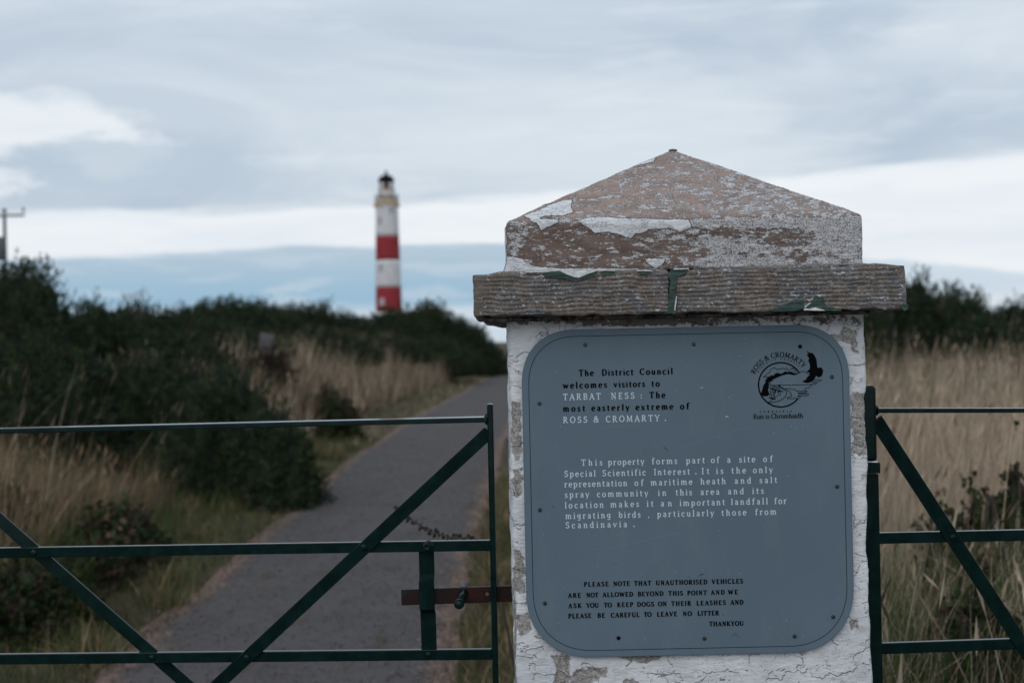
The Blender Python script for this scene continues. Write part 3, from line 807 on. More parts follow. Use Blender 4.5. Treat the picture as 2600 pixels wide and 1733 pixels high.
# darker rust-tinged bracken and brambles
BR_PAL = np.array([(.050, .030, .024), (.075, .045, .03), (.04, .045, .025), (.03, .04, .022)])
DRB = np.array([(.20, .15, .10), (.12, .085, .055)])
BG_PAL = np.array([(.030, .050, .020), (.045, .070, .028), (.055, .055, .025), (.06, .04, .028)])
bush(778, 892, 21.5, 120, 'olive green bramble clump just right of the rusty brown one on the bank', 150, .13, 603, group='bramble clumps', name='bramble_bush', cat='bramble', pal=BG_PAL, leafy=True, lump=.4)
bush(728, 866, 23, 135, 'rusty brown bramble clump on the bank beside the path, among pale grass', 160, .13, 601, lump=.4, group='bramble clumps', name='bramble_bush', cat='bramble', pal=BR_PAL, leafy=True)
bush(604, 786, 25.5, 150, 'brownish green bramble clump below the pale stone', 120, .14, 607, group='bramble clumps', name='bramble_bush', cat='bramble', pal=BR_PAL, leafy=True)
bush(500, 792, 24, 150, 'olive bramble clump left of the pale stone', 120, .14, 611, group='bramble clumps', name='bramble_bush', cat='bramble', pal=BG_PAL, leafy=True)
bush(60, 1275, 7.3, 430, 'dark green bramble clump behind the lower left of the left gate', 420, .075, 613, group='bramble clumps', name='bramble_bush', cat='bramble', pal=BG_PAL * .85, leafy=True)
bush(2185, 1110, 5.6, 150, 'small leafy bramble clump crossed by the diagonal brace of the right gate', 420, .065, 641, group='bramble clumps', name='bramble_bush', cat='bramble', pal=np.concatenate([BG_PAL, DRB]), leafy=True, lump=.5)
bush(2325, 1000, 6.0, 240, 'taller leafy green bramble clump behind the right gate at the right frame edge', 420, .070, 617, lump=.45, group='bramble clumps', name='bramble_bush', cat='bramble', pal=BG_PAL, leafy=True)
bush(2230, 1290, 4.6, 300, 'dark low bramble clump behind the lowest bar of the right gate', 520, .060, 619, group='bramble clumps', name='bramble_bush', cat='bramble', pal=BG_PAL * .8, leafy=True)
bush(265, 1120, 9.4, 230, 'bramble clump showing through the dry grass, right of the tall stalks', 380, .08, 631, group='bramble clumps', name='bramble_bush', cat='bramble', pal=np.concatenate([BG_PAL, DRB]), leafy=True, lump=.5)
bush(20, 1100, 9.4, 170, 'bramble clump in the dry grass at the left frame edge, just above the middle rail', 380, .08, 637, group='bramble clumps', name='bramble_bush', cat='bramble', pal=BG_PAL, leafy=True)
bush(180, 1240, 8.6, 240, 'small bramble clump beside the tall dry stalks left of the verge', 380, .08, 623, group='bramble clumps', name='bramble_bush', cat='bramble', pal=np.concatenate([BG_PAL, BR_PAL]), leafy=True)

# arching bramble runner over the tarmac
def runner():
    root = empty('bramble_runner', (.02, 3.9, 0)); tag(root, 'single leafy bramble runner arching over the tarmac behind the gate brace', 'bramble')
    pts = [Vector((.05, 4.0, -.02)), Vector((.02, 3.98, .35))]
    for px, py, D in ((1130, 1262, 3.92), (1090, 1236, 3.9), (1040, 1234, 3.9), (990, 1222, 3.9), (960, 1203, 3.9), (930, 1183, 3.9), (905, 1165, 3.9)):
        pts.append(a2(px, py, D))
    bm = bmesh.new(); bm_tube(bm, pts, [.005, .004] + [.0035, .003, .003, .0025, .002, .002, .001], 6)
    link('stem', bm_mesh('stem', bm), M_WOOD, root)
    r = random.Random(5); V = []; Fc = []; C = []
    for i in range(2, len(pts) - 1):
        for k in range(5):
            t = k / 5; p = pts[i].lerp(pts[i + 1], t)
            for s in (-1, 1):
                d = Vector((r.uniform(-.7, .3), r.uniform(-.6, .6), s * r.uniform(.3, 1))).normalized()
                Lf = r.uniform(.008, .017); sd_ = d.cross(Vector((r.uniform(-1, 1), 1, r.uniform(-1, 1)))).normalized() * Lf * .42
                b0 = len(V); V += [p, p + d * Lf * .5 + sd_, p + d * Lf, p + d * Lf * .5 - sd_]; Fc.append((b0, b0 + 1, b0 + 2, b0 + 3))
                c = random.choice([(.020, .028, .014), (.03, .032, .018), (.035, .024, .02)]); C += [c] * 4
    link('leaves', mesh_np('leaves', np.array([tuple(v) for v in V]), np.array(Fc), colors=np.array(C)), M_LEAF, root)
runner()

# dead twigs on the skyline
def twigs():
    root = empty('dead_shrub', tuple(a2(318, 740, 29))); root['_w'] = list(root.location)
    tag(root, 'thin bare dead shrub poking above the skyline gorse left of the tower', 'dead shrub')
    bm = bmesh.new(); r = random.Random(3)
    for k in range(7):
        px = 288 + k * 9; p0 = a2(308 + k * 2, 745, 29); p1 = a2(px, 690, 29); p2 = a2(px + r.uniform(-8, 8), 668 + r.uniform(-6, 12), 29)
        bm_tube(bm, [p0, p1, p2], [.016, .011, .004], 5)
        for j in range(3):
            q = p1.lerp(p2, r.random()); bm_tube(bm, [q, q + Vector((r.uniform(-.12, .12), 0, r.uniform(.03, .14)))], [.006, .003], 4)
    link('branches', bm_mesh('branches', bm), M_WOOD, root)
twigs()

# pale stone in the bank
def stone():
    p = a2(608, 766, 27.2); bm = bmesh.new()
    bmesh.ops.create_cube(bm, size=1); bmesh.ops.subdivide_edges(bm, edges=bm.edges[:], cuts=5, use_grid_fill=True)
    bmesh.ops.scale(bm, vec=(.25, .2, .80), verts=bm.verts)
    for v in bm.verts:
        q = np.array([[v.co.x, v.co.y, v.co.z]]); v.co += v.co.normalized() * float(fbm(q, 3, 3, 2)[0]) * .09
        v.co.x += v.co.z * .16
    o = link('boundary_stone', bm_mesh('boundary_stone', bm), M_STONE, smooth=True); o.location = (p.x, p.y, p.z - .40)
    tag(o, 'pale upright stone standing among gorse and dry grass on the left bank', 'stone')
stone()

# utility pole
def pole():
    D = 78.0
    top = a2(10, 492, D); gx, gy = top.x, top.y; gz = 0.3
    root = empty('utility_pole', (gx, gy, gz)); root['_w'] = [gx, gy, gz]
    tag(root, 'dark utility pole with a crossarm and transformer at the left frame edge', 'utility pole')
    bm = bmesh.new(); bm_tube(bm, [(gx, gy, gz - .3), (gx, gy, top.z)], [.13, .09], 12)
    link('pole', bm_mesh('pole', bm), M_POLE, root, True)
    e = a2(58, 497, D); bm = bmesh.new(); wdt = e.x - gx
    bm_bar(bm, (gx - wdt, gy - .12, top.z - .08), (gx + wdt, gy - .12, top.z - .08), .13, .10, .01)
    link('crossarm', bm_mesh('crossarm', bm), M_STEEL, root)
    for s in (-1, 1):
        bm = bmesh.new()
        bm_lathe(bm, [(.02, 0), (.02, .12), (.07, .14), (.05, .20), (.07, .22), (.05, .28), (.07, .30), (.03, .38)], 12, Matrix.Translation((gx + s * (wdt - .06), gy - .12, top.z - .02)))
        link('insulator', bm_mesh('insulator', bm), M_STEEL, root, True)
    bm = bmesh.new(); bm_lathe(bm, [(.05, 0), (.05, .15), (.12, .17), (.12, .30), (.04, .36)], 12, Matrix.Translation((gx, gy, top.z - .05)))
    link('pole_cap', bm_mesh('pole_cap', bm), M_POLE, root, True)
    t0 = a2(8, 545, D); bm = bmesh.new()
    bm_lathe(bm, [(.26, 0), (.30, .05), (.30, 1.2), (.26, 1.27), (.10, 1.30)], 16, Matrix.Translation((gx - .12, gy - .45, t0.z - 1.3)))
    link('transformer', bm_mesh('transformer', bm), M_STEEL, root, True)
pole()

# ------------------------------------------------------------------ lighthouse
def lighthouse():
    D = 330.0
    cx = a2(891, 600, D).x + .0
    base = -.2
    zz = lambda py: a2(891, py, D).z
    root = empty('lighthouse', (cx, D, base)); root['_w'] = [cx, D, base]
    tag(root, 'tall red and white banded lighthouse with a black domed lantern beyond the gorse', 'lighthouse')
    T = Matrix.Translation((cx, D, 0))
    px2m = K / F * D
    z_top = zz(470)
    def rad(z):
        t = (z_top - z) / (z_top - base); return px2m * (25.6 + 6.5 * t)
    edges = [z_top, zz(543.5), zz(598), zz(660), zz(716), base]
    for i in range(5):
        z1, z0 = edges[i], edges[i + 1]; n = 8
        bm = bmesh.new()
        bm_lathe(bm, [(rad(z0 + (z1 - z0) * k / n), z0 + (z1 - z0) * k / n) for k in range(n + 1)], 48, T)
        o = link('tower_band', bm_mesh('tower_band', bm), M_LW if i % 2 == 0 else M_LR, root, True)
        o['label'] = ('white' if i % 2 == 0 else 'red') + ' painted band of the tower'
    # windows with surrounds
    for px, py, hp in ((877, 507, 15), (902, 484, 10), (877, 615, 16), (878, 694, 13)):
        a = math.asin(max(-.95, min(.95, (px - 891) * px2m / rad(zz(py)))))
        z0 = zz(py) ; hh = hp * px2m / 2; ww = .42
        rr = rad(z0) + .03
        M = T @ Matrix.Rotation(a, 4, 'Z') @ Matrix.Translation((0, -rr, z0))
        for nm, w2, h2, dy, mt in (('window', ww, hh, 0, M_LWIN), ('window_surround', ww + .15, hh + .18, .06, M_LW)):
            bm = bmesh.new(); bmesh.ops.create_cube(bm, size=1); bmesh.ops.scale(bm, vec=(w2 * 2, .25, h2 * 2), verts=bm.verts)
            bmesh.ops.transform(bm, matrix=M @ Matrix.Translation((0, dy, 0)), verts=bm.verts)
            link(nm, bm_mesh(nm, bm), mt, root)
    # gallery: corbelled ochre cornice, deck, parapet drum
    rt = rad(z_top)
    bm = bmesh.new(); u = px2m
    bm_lathe(bm, [(rt, z_top - .1), (rt + .15, z_top + .1), (27.0 * u, z_top + .35), (28.0 * u, z_top + .75), (28.0 * u, z_top + 1.05), (22 * u, z_top + 1.10)], 48, T)
    link('gallery', bm_mesh('gallery', bm), M_LO, root)
    for k in range(24):
        a = 2 * math.pi * k / 24; bm = bmesh.new(); bmesh.ops.create_cube(bm, size=1)
        bmesh.ops.scale(bm, vec=(.25, .5, .55), verts=bm.verts)
        bmesh.ops.transform(bm, matrix=T @ Matrix.Rotation(a, 4, 'Z') @ Matrix.Translation((0, -(rt + .25), z_top - .25)), verts=bm.verts)
        link('corbel', bm_mesh('corbel', bm), M_LO, root)
    z1 = z_top + 1.05; zp = zz(437)
    bm = bmesh.new(); bm_lathe(bm, [(19.5 * u, z1), (19.5 * u, zp - .3), (20.5 * u, zp - .25), (20.5 * u, zp), (17.0 * u, zp + .05)], 48, T)
    link('parapet_drum', bm_mesh('parapet_drum', bm), M_LP, root, False)
    bm = bmesh.new(); bm_lathe(bm, [(19.9 * u, z1 + .45), (19.9 * u, zp - .65)], 48, T)
    link('white_panel_band', bm_mesh('white_panel_band', bm), M_LW, root, True)
    # railing
    bm = bmesh.new(); rr = 27.2 * u
    for hgt in (.5, .85, 1.2):
        pts = [Vector((cx + rr * math.cos(t), D + rr * math.sin(t), z1 + hgt)) for t in [2 * math.pi * k / 48 for k in range(49)]]
        bm_tube(bm, pts, .035, 5, False)
    for k in range(32):
        t = 2 * math.pi * k / 32; p = Vector((cx + rr * math.cos(t), D + rr * math.sin(t), z1)); bm_tube(bm, [p, p + Vector((0, 0, 1.22))], .035, 5)
    link('gallery_railing', bm_mesh('gallery_railing', bm), M_LD, root)
    # lantern room
    zd = zz(417); lr = 16.5 * u
    bm = bmesh.new(); bm_lathe(bm, [(lr - .12, zp), (lr - .12, zd)], 24, T)
    bm2 = bm; me = bm_mesh('lantern_glazing', bm2)
    link('lantern_glazing', me, M_LGL, root, True)
    bm = bmesh.new(); n = 12
    for lev in range(2):
        za, zb = zp + (zd - zp) * lev / 2, zp + (zd - zp) * (lev + 1) / 2
        for k in range(n):
            t = 2 * math.pi * k / n; t2 = 2 * math.pi * (k + 1) / n
            for (q0, q1) in (((t, za), (t2, zb)), ((t2, za), (t, zb)), ((t, za), (t, zb)), ((t, zb), (t2, zb))):
                pts = [Vector((cx + lr * math.cos(q0[0] + (q1[0] - q0[0]) * s), D + lr * math.sin(q0[0] + (q1[0] - q0[0]) * s), q0[1] + (q1[1] - q0[1]) * s)) for s in (0, .5, 1)]
                bm_tube(bm, pts, .035, 4)
    link('glazing_bars', bm_mesh('glazing_bars', bm), M_LD, root)
    bm = bmesh.new(); bm_lathe(bm, [(4.0 * u, zp), (6.2 * u, zp + .8), (6.8 * u, (zp + zd) / 2), (6.0 * u, zd - .6), (4 * u, zd)], 24, T)
    link('lamp_column', bm_mesh('lamp_column', bm), material('orange brown lamp housing', (.38, .19, .08), .6), root, True)
    zt = zz(404); bm = bmesh.new()
    prof = [(18.6 * u, zd - .1), (18.8 * u, zd + .25)]
    for k in range(1, 9):
        a = math.pi / 2 * k / 8.5; prof.append((18.0 * u * math.cos(a), zd + .3 + (zt - zd) * 1.0 * math.sin(a)))
    bm_lathe(bm, prof, 32, T); link('dome', bm_mesh('dome', bm), M_LD, root, True)
    bm = bmesh.new(); bm_lathe(bm, [(3.2 * u, zt - .1), (3.2 * u, zt + .35), (2.6 * u, zt + .55), (3.4 * u, zt + .8), (2.2 * u, zt + 1.1), (.6 * u, zt + 1.3), (.5 * u, zz(390)), (.1 * u, zz(388))], 16, T)
    link('finial', bm_mesh('finial', bm), M_LD, root, True)
lighthouse()

# ------------------------------------------------------------------ pillar
def rbox(x0, x1, y0, y1, z0, z1, r, sx, sy, sz):
    nx, ny, nz = [max(2, int(round(l / s))) for l, s in ((x1 - x0, sx), (y1 - y0, sy), (z1 - z0, sz))]
    keys = []; quads = []
    def face(fn, na, nb, flip):
        a, b = np.meshgrid(np.arange(na + 1), np.arange(nb + 1), indexing='ij')
        ijk = fn(a, b); k = (ijk[0] * (ny + 1) + ijk[1]) * (nz + 1) + ijk[2]
        q = np.stack([k[:-1, :-1], k[1:, :-1], k[1:, 1:], k[:-1, 1:]], -1).reshape(-1, 4)
        quads.append(q[:, ::-1] if flip else q)
    face(lambda a, b: (a, 0 * a, b), nx, nz, False)
    face(lambda a, b: (a, 0 * a + ny, b), nx, nz, True)
    face(lambda a, b: (0 * a, a, b), ny, nz, True)
    face(lambda a, b: (0 * a + nx, a, b), ny, nz, False)
    face(lambda a, b: (a, b, 0 * a), nx, ny, True)
    face(lambda a, b: (a, b, 0 * a + nz), nx, ny, False)
    Q = np.concatenate(quads); u, inv = np.unique(Q.ravel(), return_inverse=True)
    Fq = inv.reshape(-1, 4)
    i = u // ((ny + 1) * (nz + 1)); j = (u // (nz + 1)) % (ny + 1); k = u % (nz + 1)
    V = np.stack([x0 + (x1 - x0) * i / nx, y0 + (y1 - y0) * j / ny, z0 + (z1 - z0) * k / nz], -1)
    lo = np.array([x0 + r, y0 + r, z0 + r]); hi = np.array([x1 - r, y1 - r, z1 - r])
    c = np.clip(V, lo, hi); d = V - c; L = np.linalg.norm(d, axis=1)[:, None] + 1e-12; N = d / L
    return c + N * r, N, Fq

pillar = empty('gate_pillar', (.294, 2.6, 0)); pillar['_w'] = [.294, 2.6, 0]
tag(pillar, 'square white gate pillar with a flaking pyramid cap carrying the blue grey notice', 'gate pillar')
YF = 2.40
def z1px(V):      # to the coordinates of the enlarged cap view
    px, py = proj(V[:, 0], V[:, 1], V[:, 2]); return (px - 1180) * 2.028, (py - 360) * 2.028
def z2px(V):
    px, py = proj(V[:, 0], V[:, 1], V[:, 2]); return (px - 1280) * 2.451, (py - 800) * 2.451

# shaft
V, N, Fq = rbox(-.007, .597, YF + .003, 2.80, -.3, 1.4935, .010, .0032, .012, .0032)
zx, zy = z2px(V)
front = np.clip(-N[:, 1], 0, 1)
expo_polys = [
    [(20, 545), (60, 535), (112, 560), (108, 850), (80, 900), (45, 860), (35, 700)],
    [(62, 960), (112, 955), (112, 1130), (70, 1120)],
    [(2158, 470), (2250, 480), (2245, 700), (2240, 870), (2175, 860), (2165, 700)],
    [(2020, 130), (2080, 115), (2120, 50), (2160, 95), (2195, 110), (2185, 200), (2215, 235), (2180, 240), (2150, 175), (2080, 160)],
    [(1940, 5), (2060, 15), (2030, 45), (1960, 35)],
    [(48, 1455), (100, 1450), (125, 1560), (125, 1730), (50, 1720)],
    [(60, 1870), (150, 1850), (175, 1950), (120, 1990), (60, 1960)],
    [(290, 2110), (350, 2105), (420, 2130), (410, 2180), (400, 2300), (320, 2300), (330, 2200)],
    [(430, 2220), (560, 2190), (610, 2200), (600, 2250), (520, 2300), (420, 2300)],
    [(610, 2210), (650, 2195), (640, 2240), (612, 2240)],
    [(700, 2100), (850, 2110), (980, 2120), (960, 2150), (850, 2160), (720, 2130)],
    [(740, 2270), (800, 2250), (840, 2290), (830, 2330), (740, 2330)],
    [(2150, 1900), (2190, 1890), (2200, 1950), (2165, 1960)],
]
ex = np.full(len(V), -40.0)
for p in expo_polys: ex = np.maximum(ex, sdf_poly(zx, zy, p))
side = fbm(V, 9, 4, 61) * 60 - 12
vis_front = front > .3
ex = np.where(vis_front, np.clip(ex, -40, 40), np.clip(side, -40, 40))
ex_mm = ex / 2.451 * .6646
# geometry: render coat on top of rough stone
lowf = fbm(V, 5, 3, 71) * .0030 + fbm(V, 18, 3, 72) * .0013
rough = fbm(V * np.array([1, 1, 1.6]), 60, 4, 73)
e2 = ex_mm + 5 * fbm(V, 40, 3, 74)
em = sstep(e2, -1, 1)
disp = lowf * .8 + rough * (.0004 + .0011 * em) - .0016 * em
corner = (np.abs(N[:, 0]) > .05) & (np.abs(N[:, 1]) > .05) | (np.abs(N[:, 0]) > .9)
disp = disp + np.where(corner, fbm(V, 22, 4, 75) * .0045, 0)
# keep the render behind the notice board
under = (V[:, 0] > .012) & (V[:, 0] < .570) & (front > .8)
disp = np.where(under, np.minimum(disp, .0012), disp)
V = V + N * disp[:, None]
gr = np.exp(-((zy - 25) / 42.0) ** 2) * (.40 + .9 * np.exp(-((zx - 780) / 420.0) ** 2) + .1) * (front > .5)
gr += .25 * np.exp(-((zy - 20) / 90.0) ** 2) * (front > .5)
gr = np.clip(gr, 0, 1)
link('shaft', mesh_np('shaft', V, Fq, {'expo': ex_mm, 'grime': gr}), M_SHAFT, pillar, True)

# mortar bed under the ledge
V, N, Fq = rbox(-.046, .608, 2.385, 2.84, 1.4780, 1.4915, .004, .004, .02, .003)
n = fbm(V, 22, 4, 81)
V = V + N * (n * .005)[:, None]
keep_l = 1 - sstep(V[:, 0], -.02, .02)
V[:, 2] += np.where(N[:, 2] < -.2, .0095 * (1 - keep_l) - .0035 * keep_l * np.clip(V[:, 0] / -.04, 0, 1) * -1, 0)
V[:, 1] += np.where(N[:, 1] < -.3, .012 * (1 - keep_l) - .02 * keep_l, 0)
link('mortar_bed', mesh_np('mortar_bed', V, Fq), M_MORTAR, pillar, True)

# ledge: two stones butted at a painted joint
XJ = .2650
for (xa, xb, za, zb, sd_, tilt) in ((-.0625, XJ - .0035, 1.4885, 1.5655, 1, 0), (XJ + .0035, .6515, 1.4895, 1.5665, 2, 0)):
    V, N, Fq = rbox(xa, xb, 2.34, 2.86, za, zb, .006, .0035, .014, .0016)
    f = np.clip(-N[:, 1], 0, 1)
    ph = fbm(V * np.array([1, 0, 1]), 26, 3, 90 + sd_) * 1.5
    endw = sstep(V[:, 0], -.062, -.030) * (1 - sstep(V[:, 0], .630, .652))
    zin = np.minimum(V[:, 2] - za, zb - V[:, 2])
    rid = np.sin(V[:, 2] / .0072 * 2 * np.pi + ph * 2.2) * .0013 * f * endw * sstep(zin, .003, .010)
    brk = fbm(V * np.array([.7, .5, 1.0]), 70, 4, 91 + sd_) * .0021 + fbm(V, 12, 3, 92 + sd_) * .0020
    edge_ = 1 - sstep(zin, .0, .012)
    chip = np.minimum(0, fbm(V * np.array([1, .3, .4]), 22, 3, 93 + sd_) - .05) * .010 * edge_
    V = V + N * (rid + brk + chip)[:, None]
    # worn outer ends
    endd = np.minimum(V[:, 0] + .0625, .6515 - V[:, 0])
    V[:, 2] += np.where(N[:, 2] > .2, -.004 * (1 - sstep(endd, 0, .05)) + .0022 * fbm(V, 14, 3, 95), 0)
    V[:, 2] += np.where((N[:, 2] < -.2), .0045 * np.clip(fbm(V * np.array([1, .2, 0]), 13, 3, 96 + sd_), -.3, 1), 0)
    zx, zy = z1px(V)
    raw = np.clip(sstep(-endd, -.045, -.02) + .0, 0, 1) * (V[:, 0] < .1)
    raw = np.maximum(raw, sstep(sdf_poly(zx, zy, [(60, 680), (400, 675), (380, 700), (200, 720), (60, 740)]), -15, 10) * .8)
    link('ledge_stone', mesh_np('ledge_stone', V, Fq, {'raw': raw}), M_LEDGE, pillar, True)

# capstone with pyramid
V, N, Fq = rbox(-.0065, .596, YF, 2.80, 1.5645, 1.6515, .006, .003, .005, .0022)
cxp, cyp = .3005, 2.6; hx, hy = .3075, .2
zin = sstep(V[:, 2], 1.6515 - .009, 1.6512)
dxl = np.where(V[:, 0] < cxp, (cxp - V[:, 0]) / (cxp + .0065), (V[:, 0] - cxp) / (.596 - cxp))
m_ = np.maximum(dxl, np.abs(V[:, 1] - cyp) / hy)
m_s = np.clip(m_, .012, 1)
pyr = zin * sstep(1 - m_, -.02, .03)
V[:, 2] += np.where(zin > 0, (1 - m_s) * .143 * zin, 0)
isf = N[:, 1] < -.3
slope = (N[:, 2] > .5)
Np = N.copy()
fr = slope & (np.abs(V[:, 1] - cyp) / hy >= dxl) & (V[:, 1] < cyp)
Np[fr] = np.array([0, -.58, .81])
n1 = fbm(V * np.array([.35, .35, 1.0]), 90, 4, 101) * .0013 + fbm(V, 14, 3, 102) * .0022
zx, zy = z1px(V)
cap_polys = [
    [(300, 380), (360, 365), (480, 310), (555, 295), (545, 340), (562, 362), (500, 380), (390, 385), (380, 400), (485, 400), (480, 415), (430, 440), (395, 458), (375, 425), (330, 395)],
    [(580, 410), (640, 393), (750, 390), (900, 398), (1150, 403), (1170, 440), (1110, 465), (1060, 445), (945, 450), (930, 465), (880, 470), (855, 498), (800, 480), (740, 465), (670, 470), (620, 435)],
    [(850, 125), (920, 95), (985, 80), (970, 105), (900, 122)],
    [(200, 585), (290, 600), (350, 640), (480, 652), (480, 672), (200, 675)],
    [(925, 602), (1035, 600), (1015, 635), (985, 652), (950, 635)],
    [(400, 652), (900, 652), (900, 670), (400, 670)],
]
pa = np.full(len(V), -40.0)
for i, p in enumerate(cap_polys):
    s = sdf_poly(zx, zy, p)
    pa = np.maximum(pa, s)
isfront = isf | fr
pa = np.where(isfront, pa, fbm(V, 8, 3, 105) * 70 - 25)
pa = np.clip(pa, -40, 40) / 2.028 * .69
res = np.where(zx < 1100, -.055, .085) * 1.0
res = -.045 + .140 * sstep(zx + 240 * fbm(V, 22, 4, 107), 700, 1450)
dark = np.exp(-(((zx - 1650) / 190) ** 2 + ((zy - 490) / 55) ** 2)) * .12 + np.exp(-(((zx - 1350) / 140) ** 2 + ((zy - 460) / 30) ** 2)) * .09 + np.exp(-(((zx - 1750) / 220) ** 2 + ((zy - 590) / 30) ** 2)) * .10 \
    + np.exp(-(((zx - 1120) / 110) ** 2 + ((zy - 560) / 50) ** 2)) * .11
res = res - dark + np.exp(-(((zx - 260) / 60) ** 2 + ((zy - 500) / 60) ** 2)) * .12
res_p = -.018 + .026 * sstep(zx + 80 * fbm(V, 20, 3, 108), 1100, 1500) + .03 * np.exp(-(((zx - 1600) / 260) ** 2 + ((zy - 280) / 60) ** 2))
res = res + np.exp(-((zy - 408) / 20.0) ** 2) * .09
res = np.where(pyr > .3, res_p, res)
res = np.where(isfront, res, .02)
pm = sstep(pa + 3 * fbm(V, 45, 3, 109), -.6, .6)
V = V + Np * (n1 + pm * .0012)[:, None]
left_low = np.exp(-((V[:, 2] - 1.566) / .012) ** 2) * (V[:, 0] < .1)
V[:, 0] -= left_low * .006 * (N[:, 0] < -.3)
link('capstone', mesh_np('capstone', V, Fq, {'paint': pa, 'resid': res, 'pyr': pyr}), M_CAP, pillar, True)
bm = bmesh.new(); bmesh.ops.create_icosphere(bm, subdivisions=2, radius=.0065)
bmesh.ops.scale(bm, vec=(1.3, 1, .45), verts=bm.verts); bmesh.ops.translate(bm, vec=(cxp + .001, cyp, 1.7925), verts=bm.verts)
link('tip_stub', bm_mesh('tip_stub', bm), M_MORTAR, pillar, True)

def flake(name, pts, Y, mat, thick=.0016, wob=.0012, z=6, seed=0):
    """thin curling chip from an outline in 2600 px coordinates lying at depth Y"""
    P = [at(px, py, Y) for px, py in pts]
    # densify the outline and roughen it
    Q = []
    r = random.Random(seed)
    for i in range(len(P)):
        a, b = P[i], P[(i + 1) % len(P)]
        k = max(1, int((b - a).length / .004))
        for j in range(k):
            q = a.lerp(b, j / k); Q.append(q + Vector((r.uniform(-1, 1) * .0004, 0, r.uniform(-1, 1) * .0004)))
    tris = tessellate_polygon([[Vector((q.x, q.z, 0)) for q in Q]])
    bm = bmesh.new(); vs = [bm.verts.new(q) for q in Q]
    for t in tris:
        try: bm.faces.new([vs[i] for i in t])
        except ValueError: pass
    bmesh.ops.recalc_face_normals(bm, faces=bm.faces[:])
    ext = bmesh.ops.extrude_face_region(bm, geom=bm.faces[:])
    ev = [e for e in ext['geom'] if isinstance(e, bmesh.types.BMVert)]
    bmesh.ops.translate(bm, vec=(0, -thick, 0), verts=ev)
    for v in ev:
        v.co.y -= wob * (.5 + .5 * math.sin(v.co.x * 190 + seed) * math.cos(v.co.z * 260))
    return link(name, bm_mesh(name, bm), mat, pillar)
def zq(pts, ox, oy, s): return [(ox + x / s, oy + y / s) for x, y in pts]
YL = 2.3395
for i, (pts, mt) in enumerate([
    ([(740, 150), (850, 112), (930, 119), (1000, 152), (1080, 183), (1130, 190), (1200, 160), (1300, 120), (1335, 130), (1290, 180), (1180, 210), (1100, 228), (1000, 205), (880, 190), (760, 178)], M_GREENP),
    ([(1345, 132), (1400, 114), (1520, 122), (1500, 148), (1450, 160), (1380, 150)], M_GREENP),
    ([(1750, 122), (1820, 117), (1890, 127), (1900, 142), (1840, 160), (1780, 148)], M_GREENP),
    ([(2085, 135), (2130, 105), (2290, 98), (2300, 118), (2250, 150), (2190, 180), (2172, 210), (2165, 300), (2172, 380), (2152, 480), (2150, 540), (2175, 572), (2035, 572), (2080, 540), (2092, 440), (2098, 300), (2108, 210), (2078, 170)], M_GREENP),
    ([(925, 112), (1340, 108), (1310, 120), (1200, 160), (1130, 188), (1080, 181), (1000, 150)], M_WHITEP),
    ([(560, 122), (925, 110), (925, 118), (740, 130), (560, 134)], M_WHITEP),
    ([(1345, 104), (1515, 100), (1520, 118), (1400, 110), (1345, 125)], M_WHITEP),
    ([(1750, 106), (1880, 102), (1930, 120), (1890, 124), (1820, 113), (1755, 118)], M_WHITEP),
    ([(2140, 90), (2300, 86), (2310, 96), (2150, 104)], M_WHITEP),
    ([(2170, 380), (2180, 390), (2160, 540), (2150, 535), (2155, 470)], M_WHITEP),
]):
    o = flake('paint_flake', zq(pts, 1200, 660, 4.2), YL - (.0012 if mt is M_WHITEP else 0), mt, seed=i)
for i, (pts, mt) in enumerate([
    ([(770, 625), (890, 600), (950, 560), (1050, 530), (1160, 508), (1182, 560), (1170, 588), (1240, 550), (1290, 490), (1330, 465), (1380, 480), (1400, 570), (1480, 585), (1590, 625), (1500, 630), (1390, 615), (1300, 590), (1240, 600), (1170, 606), (1080, 628), (900, 634)], M_GREENP),
    ([(2200, 570), (2240, 540), (2292, 560), (2290, 605), (2250, 625)], M_GREENP),
    ([(1170, 604), (1240, 600), (1300, 588), (1390, 616), (1400, 624), (1180, 622)], M_WHITEP),
    ([(1305, 455), (1350, 452), (1365, 475), (1335, 470)], M_WHITEP),
    ([(1180, 586), (1250, 536), (1256, 542), (1190, 592)], M_WHITEP),
]):
    flake('paint_flake', zq(pts, 1760, 640, 4.2), YL - (.0010 if mt is M_WHITEP else 0), mt, seed=20 + i)

# ------------------------------------------------------------------ notice board
sign = empty('notice_board', (.29, YF - .006, 1.2)); sign['_w'] = [.29, YF - .006, 1.2]
tag(sign, 'blue grey notice board with rounded corners, black and white engraved lettering and bird emblem', 'notice board')
SX0, SX1 = .0150, .5665
SZ1 = EYE + .0180; SZ0 = EYE - .5335
YS = YF - .0068       # front of the plate
def rrect(x0, x1, z0, z1, rt, rb, n=20, p=2.25):
    out = []
    for (cx, cz, a0, r) in ((x1 - rt, z1 - rt, 0, rt), (x0 + rt, z1 - rt, 90, rt), (x0 + rb, z0 + rb, 180, rb), (x1 - rb, z0 + rb, 270, rb)):
        for k in range(n + 1):
            a = R(a0 + 90 * k / n); c, s = math.cos(a), math.sin(a)
            out.append((cx + r * math.copysign(abs(c) ** (2 / p), c), cz + r * math.copysign(abs(s) ** (2 / p), s)))
    return out
bm = bmesh.new()
ol = rrect(SX0, SX1, SZ0, SZ1, .092, .112)
for y_, dz in ((YS, 0),):
    vs = [bm.verts.new((x, YS, z)) for x, z in ol]
f = bm.faces.new(vs)
ext = bmesh.ops.extrude_face_region(bm, geom=[f]); ev = [e for e in ext['geom'] if isinstance(e, bmesh.types.BMVert)]
bmesh.ops.translate(bm, vec=(0, .0036, 0), verts=ev)
fe = [e for e in bm.edges if all(abs(v.co.y - YS) < 1e-5 for v in e.verts) and len(e.link_faces) == 2]
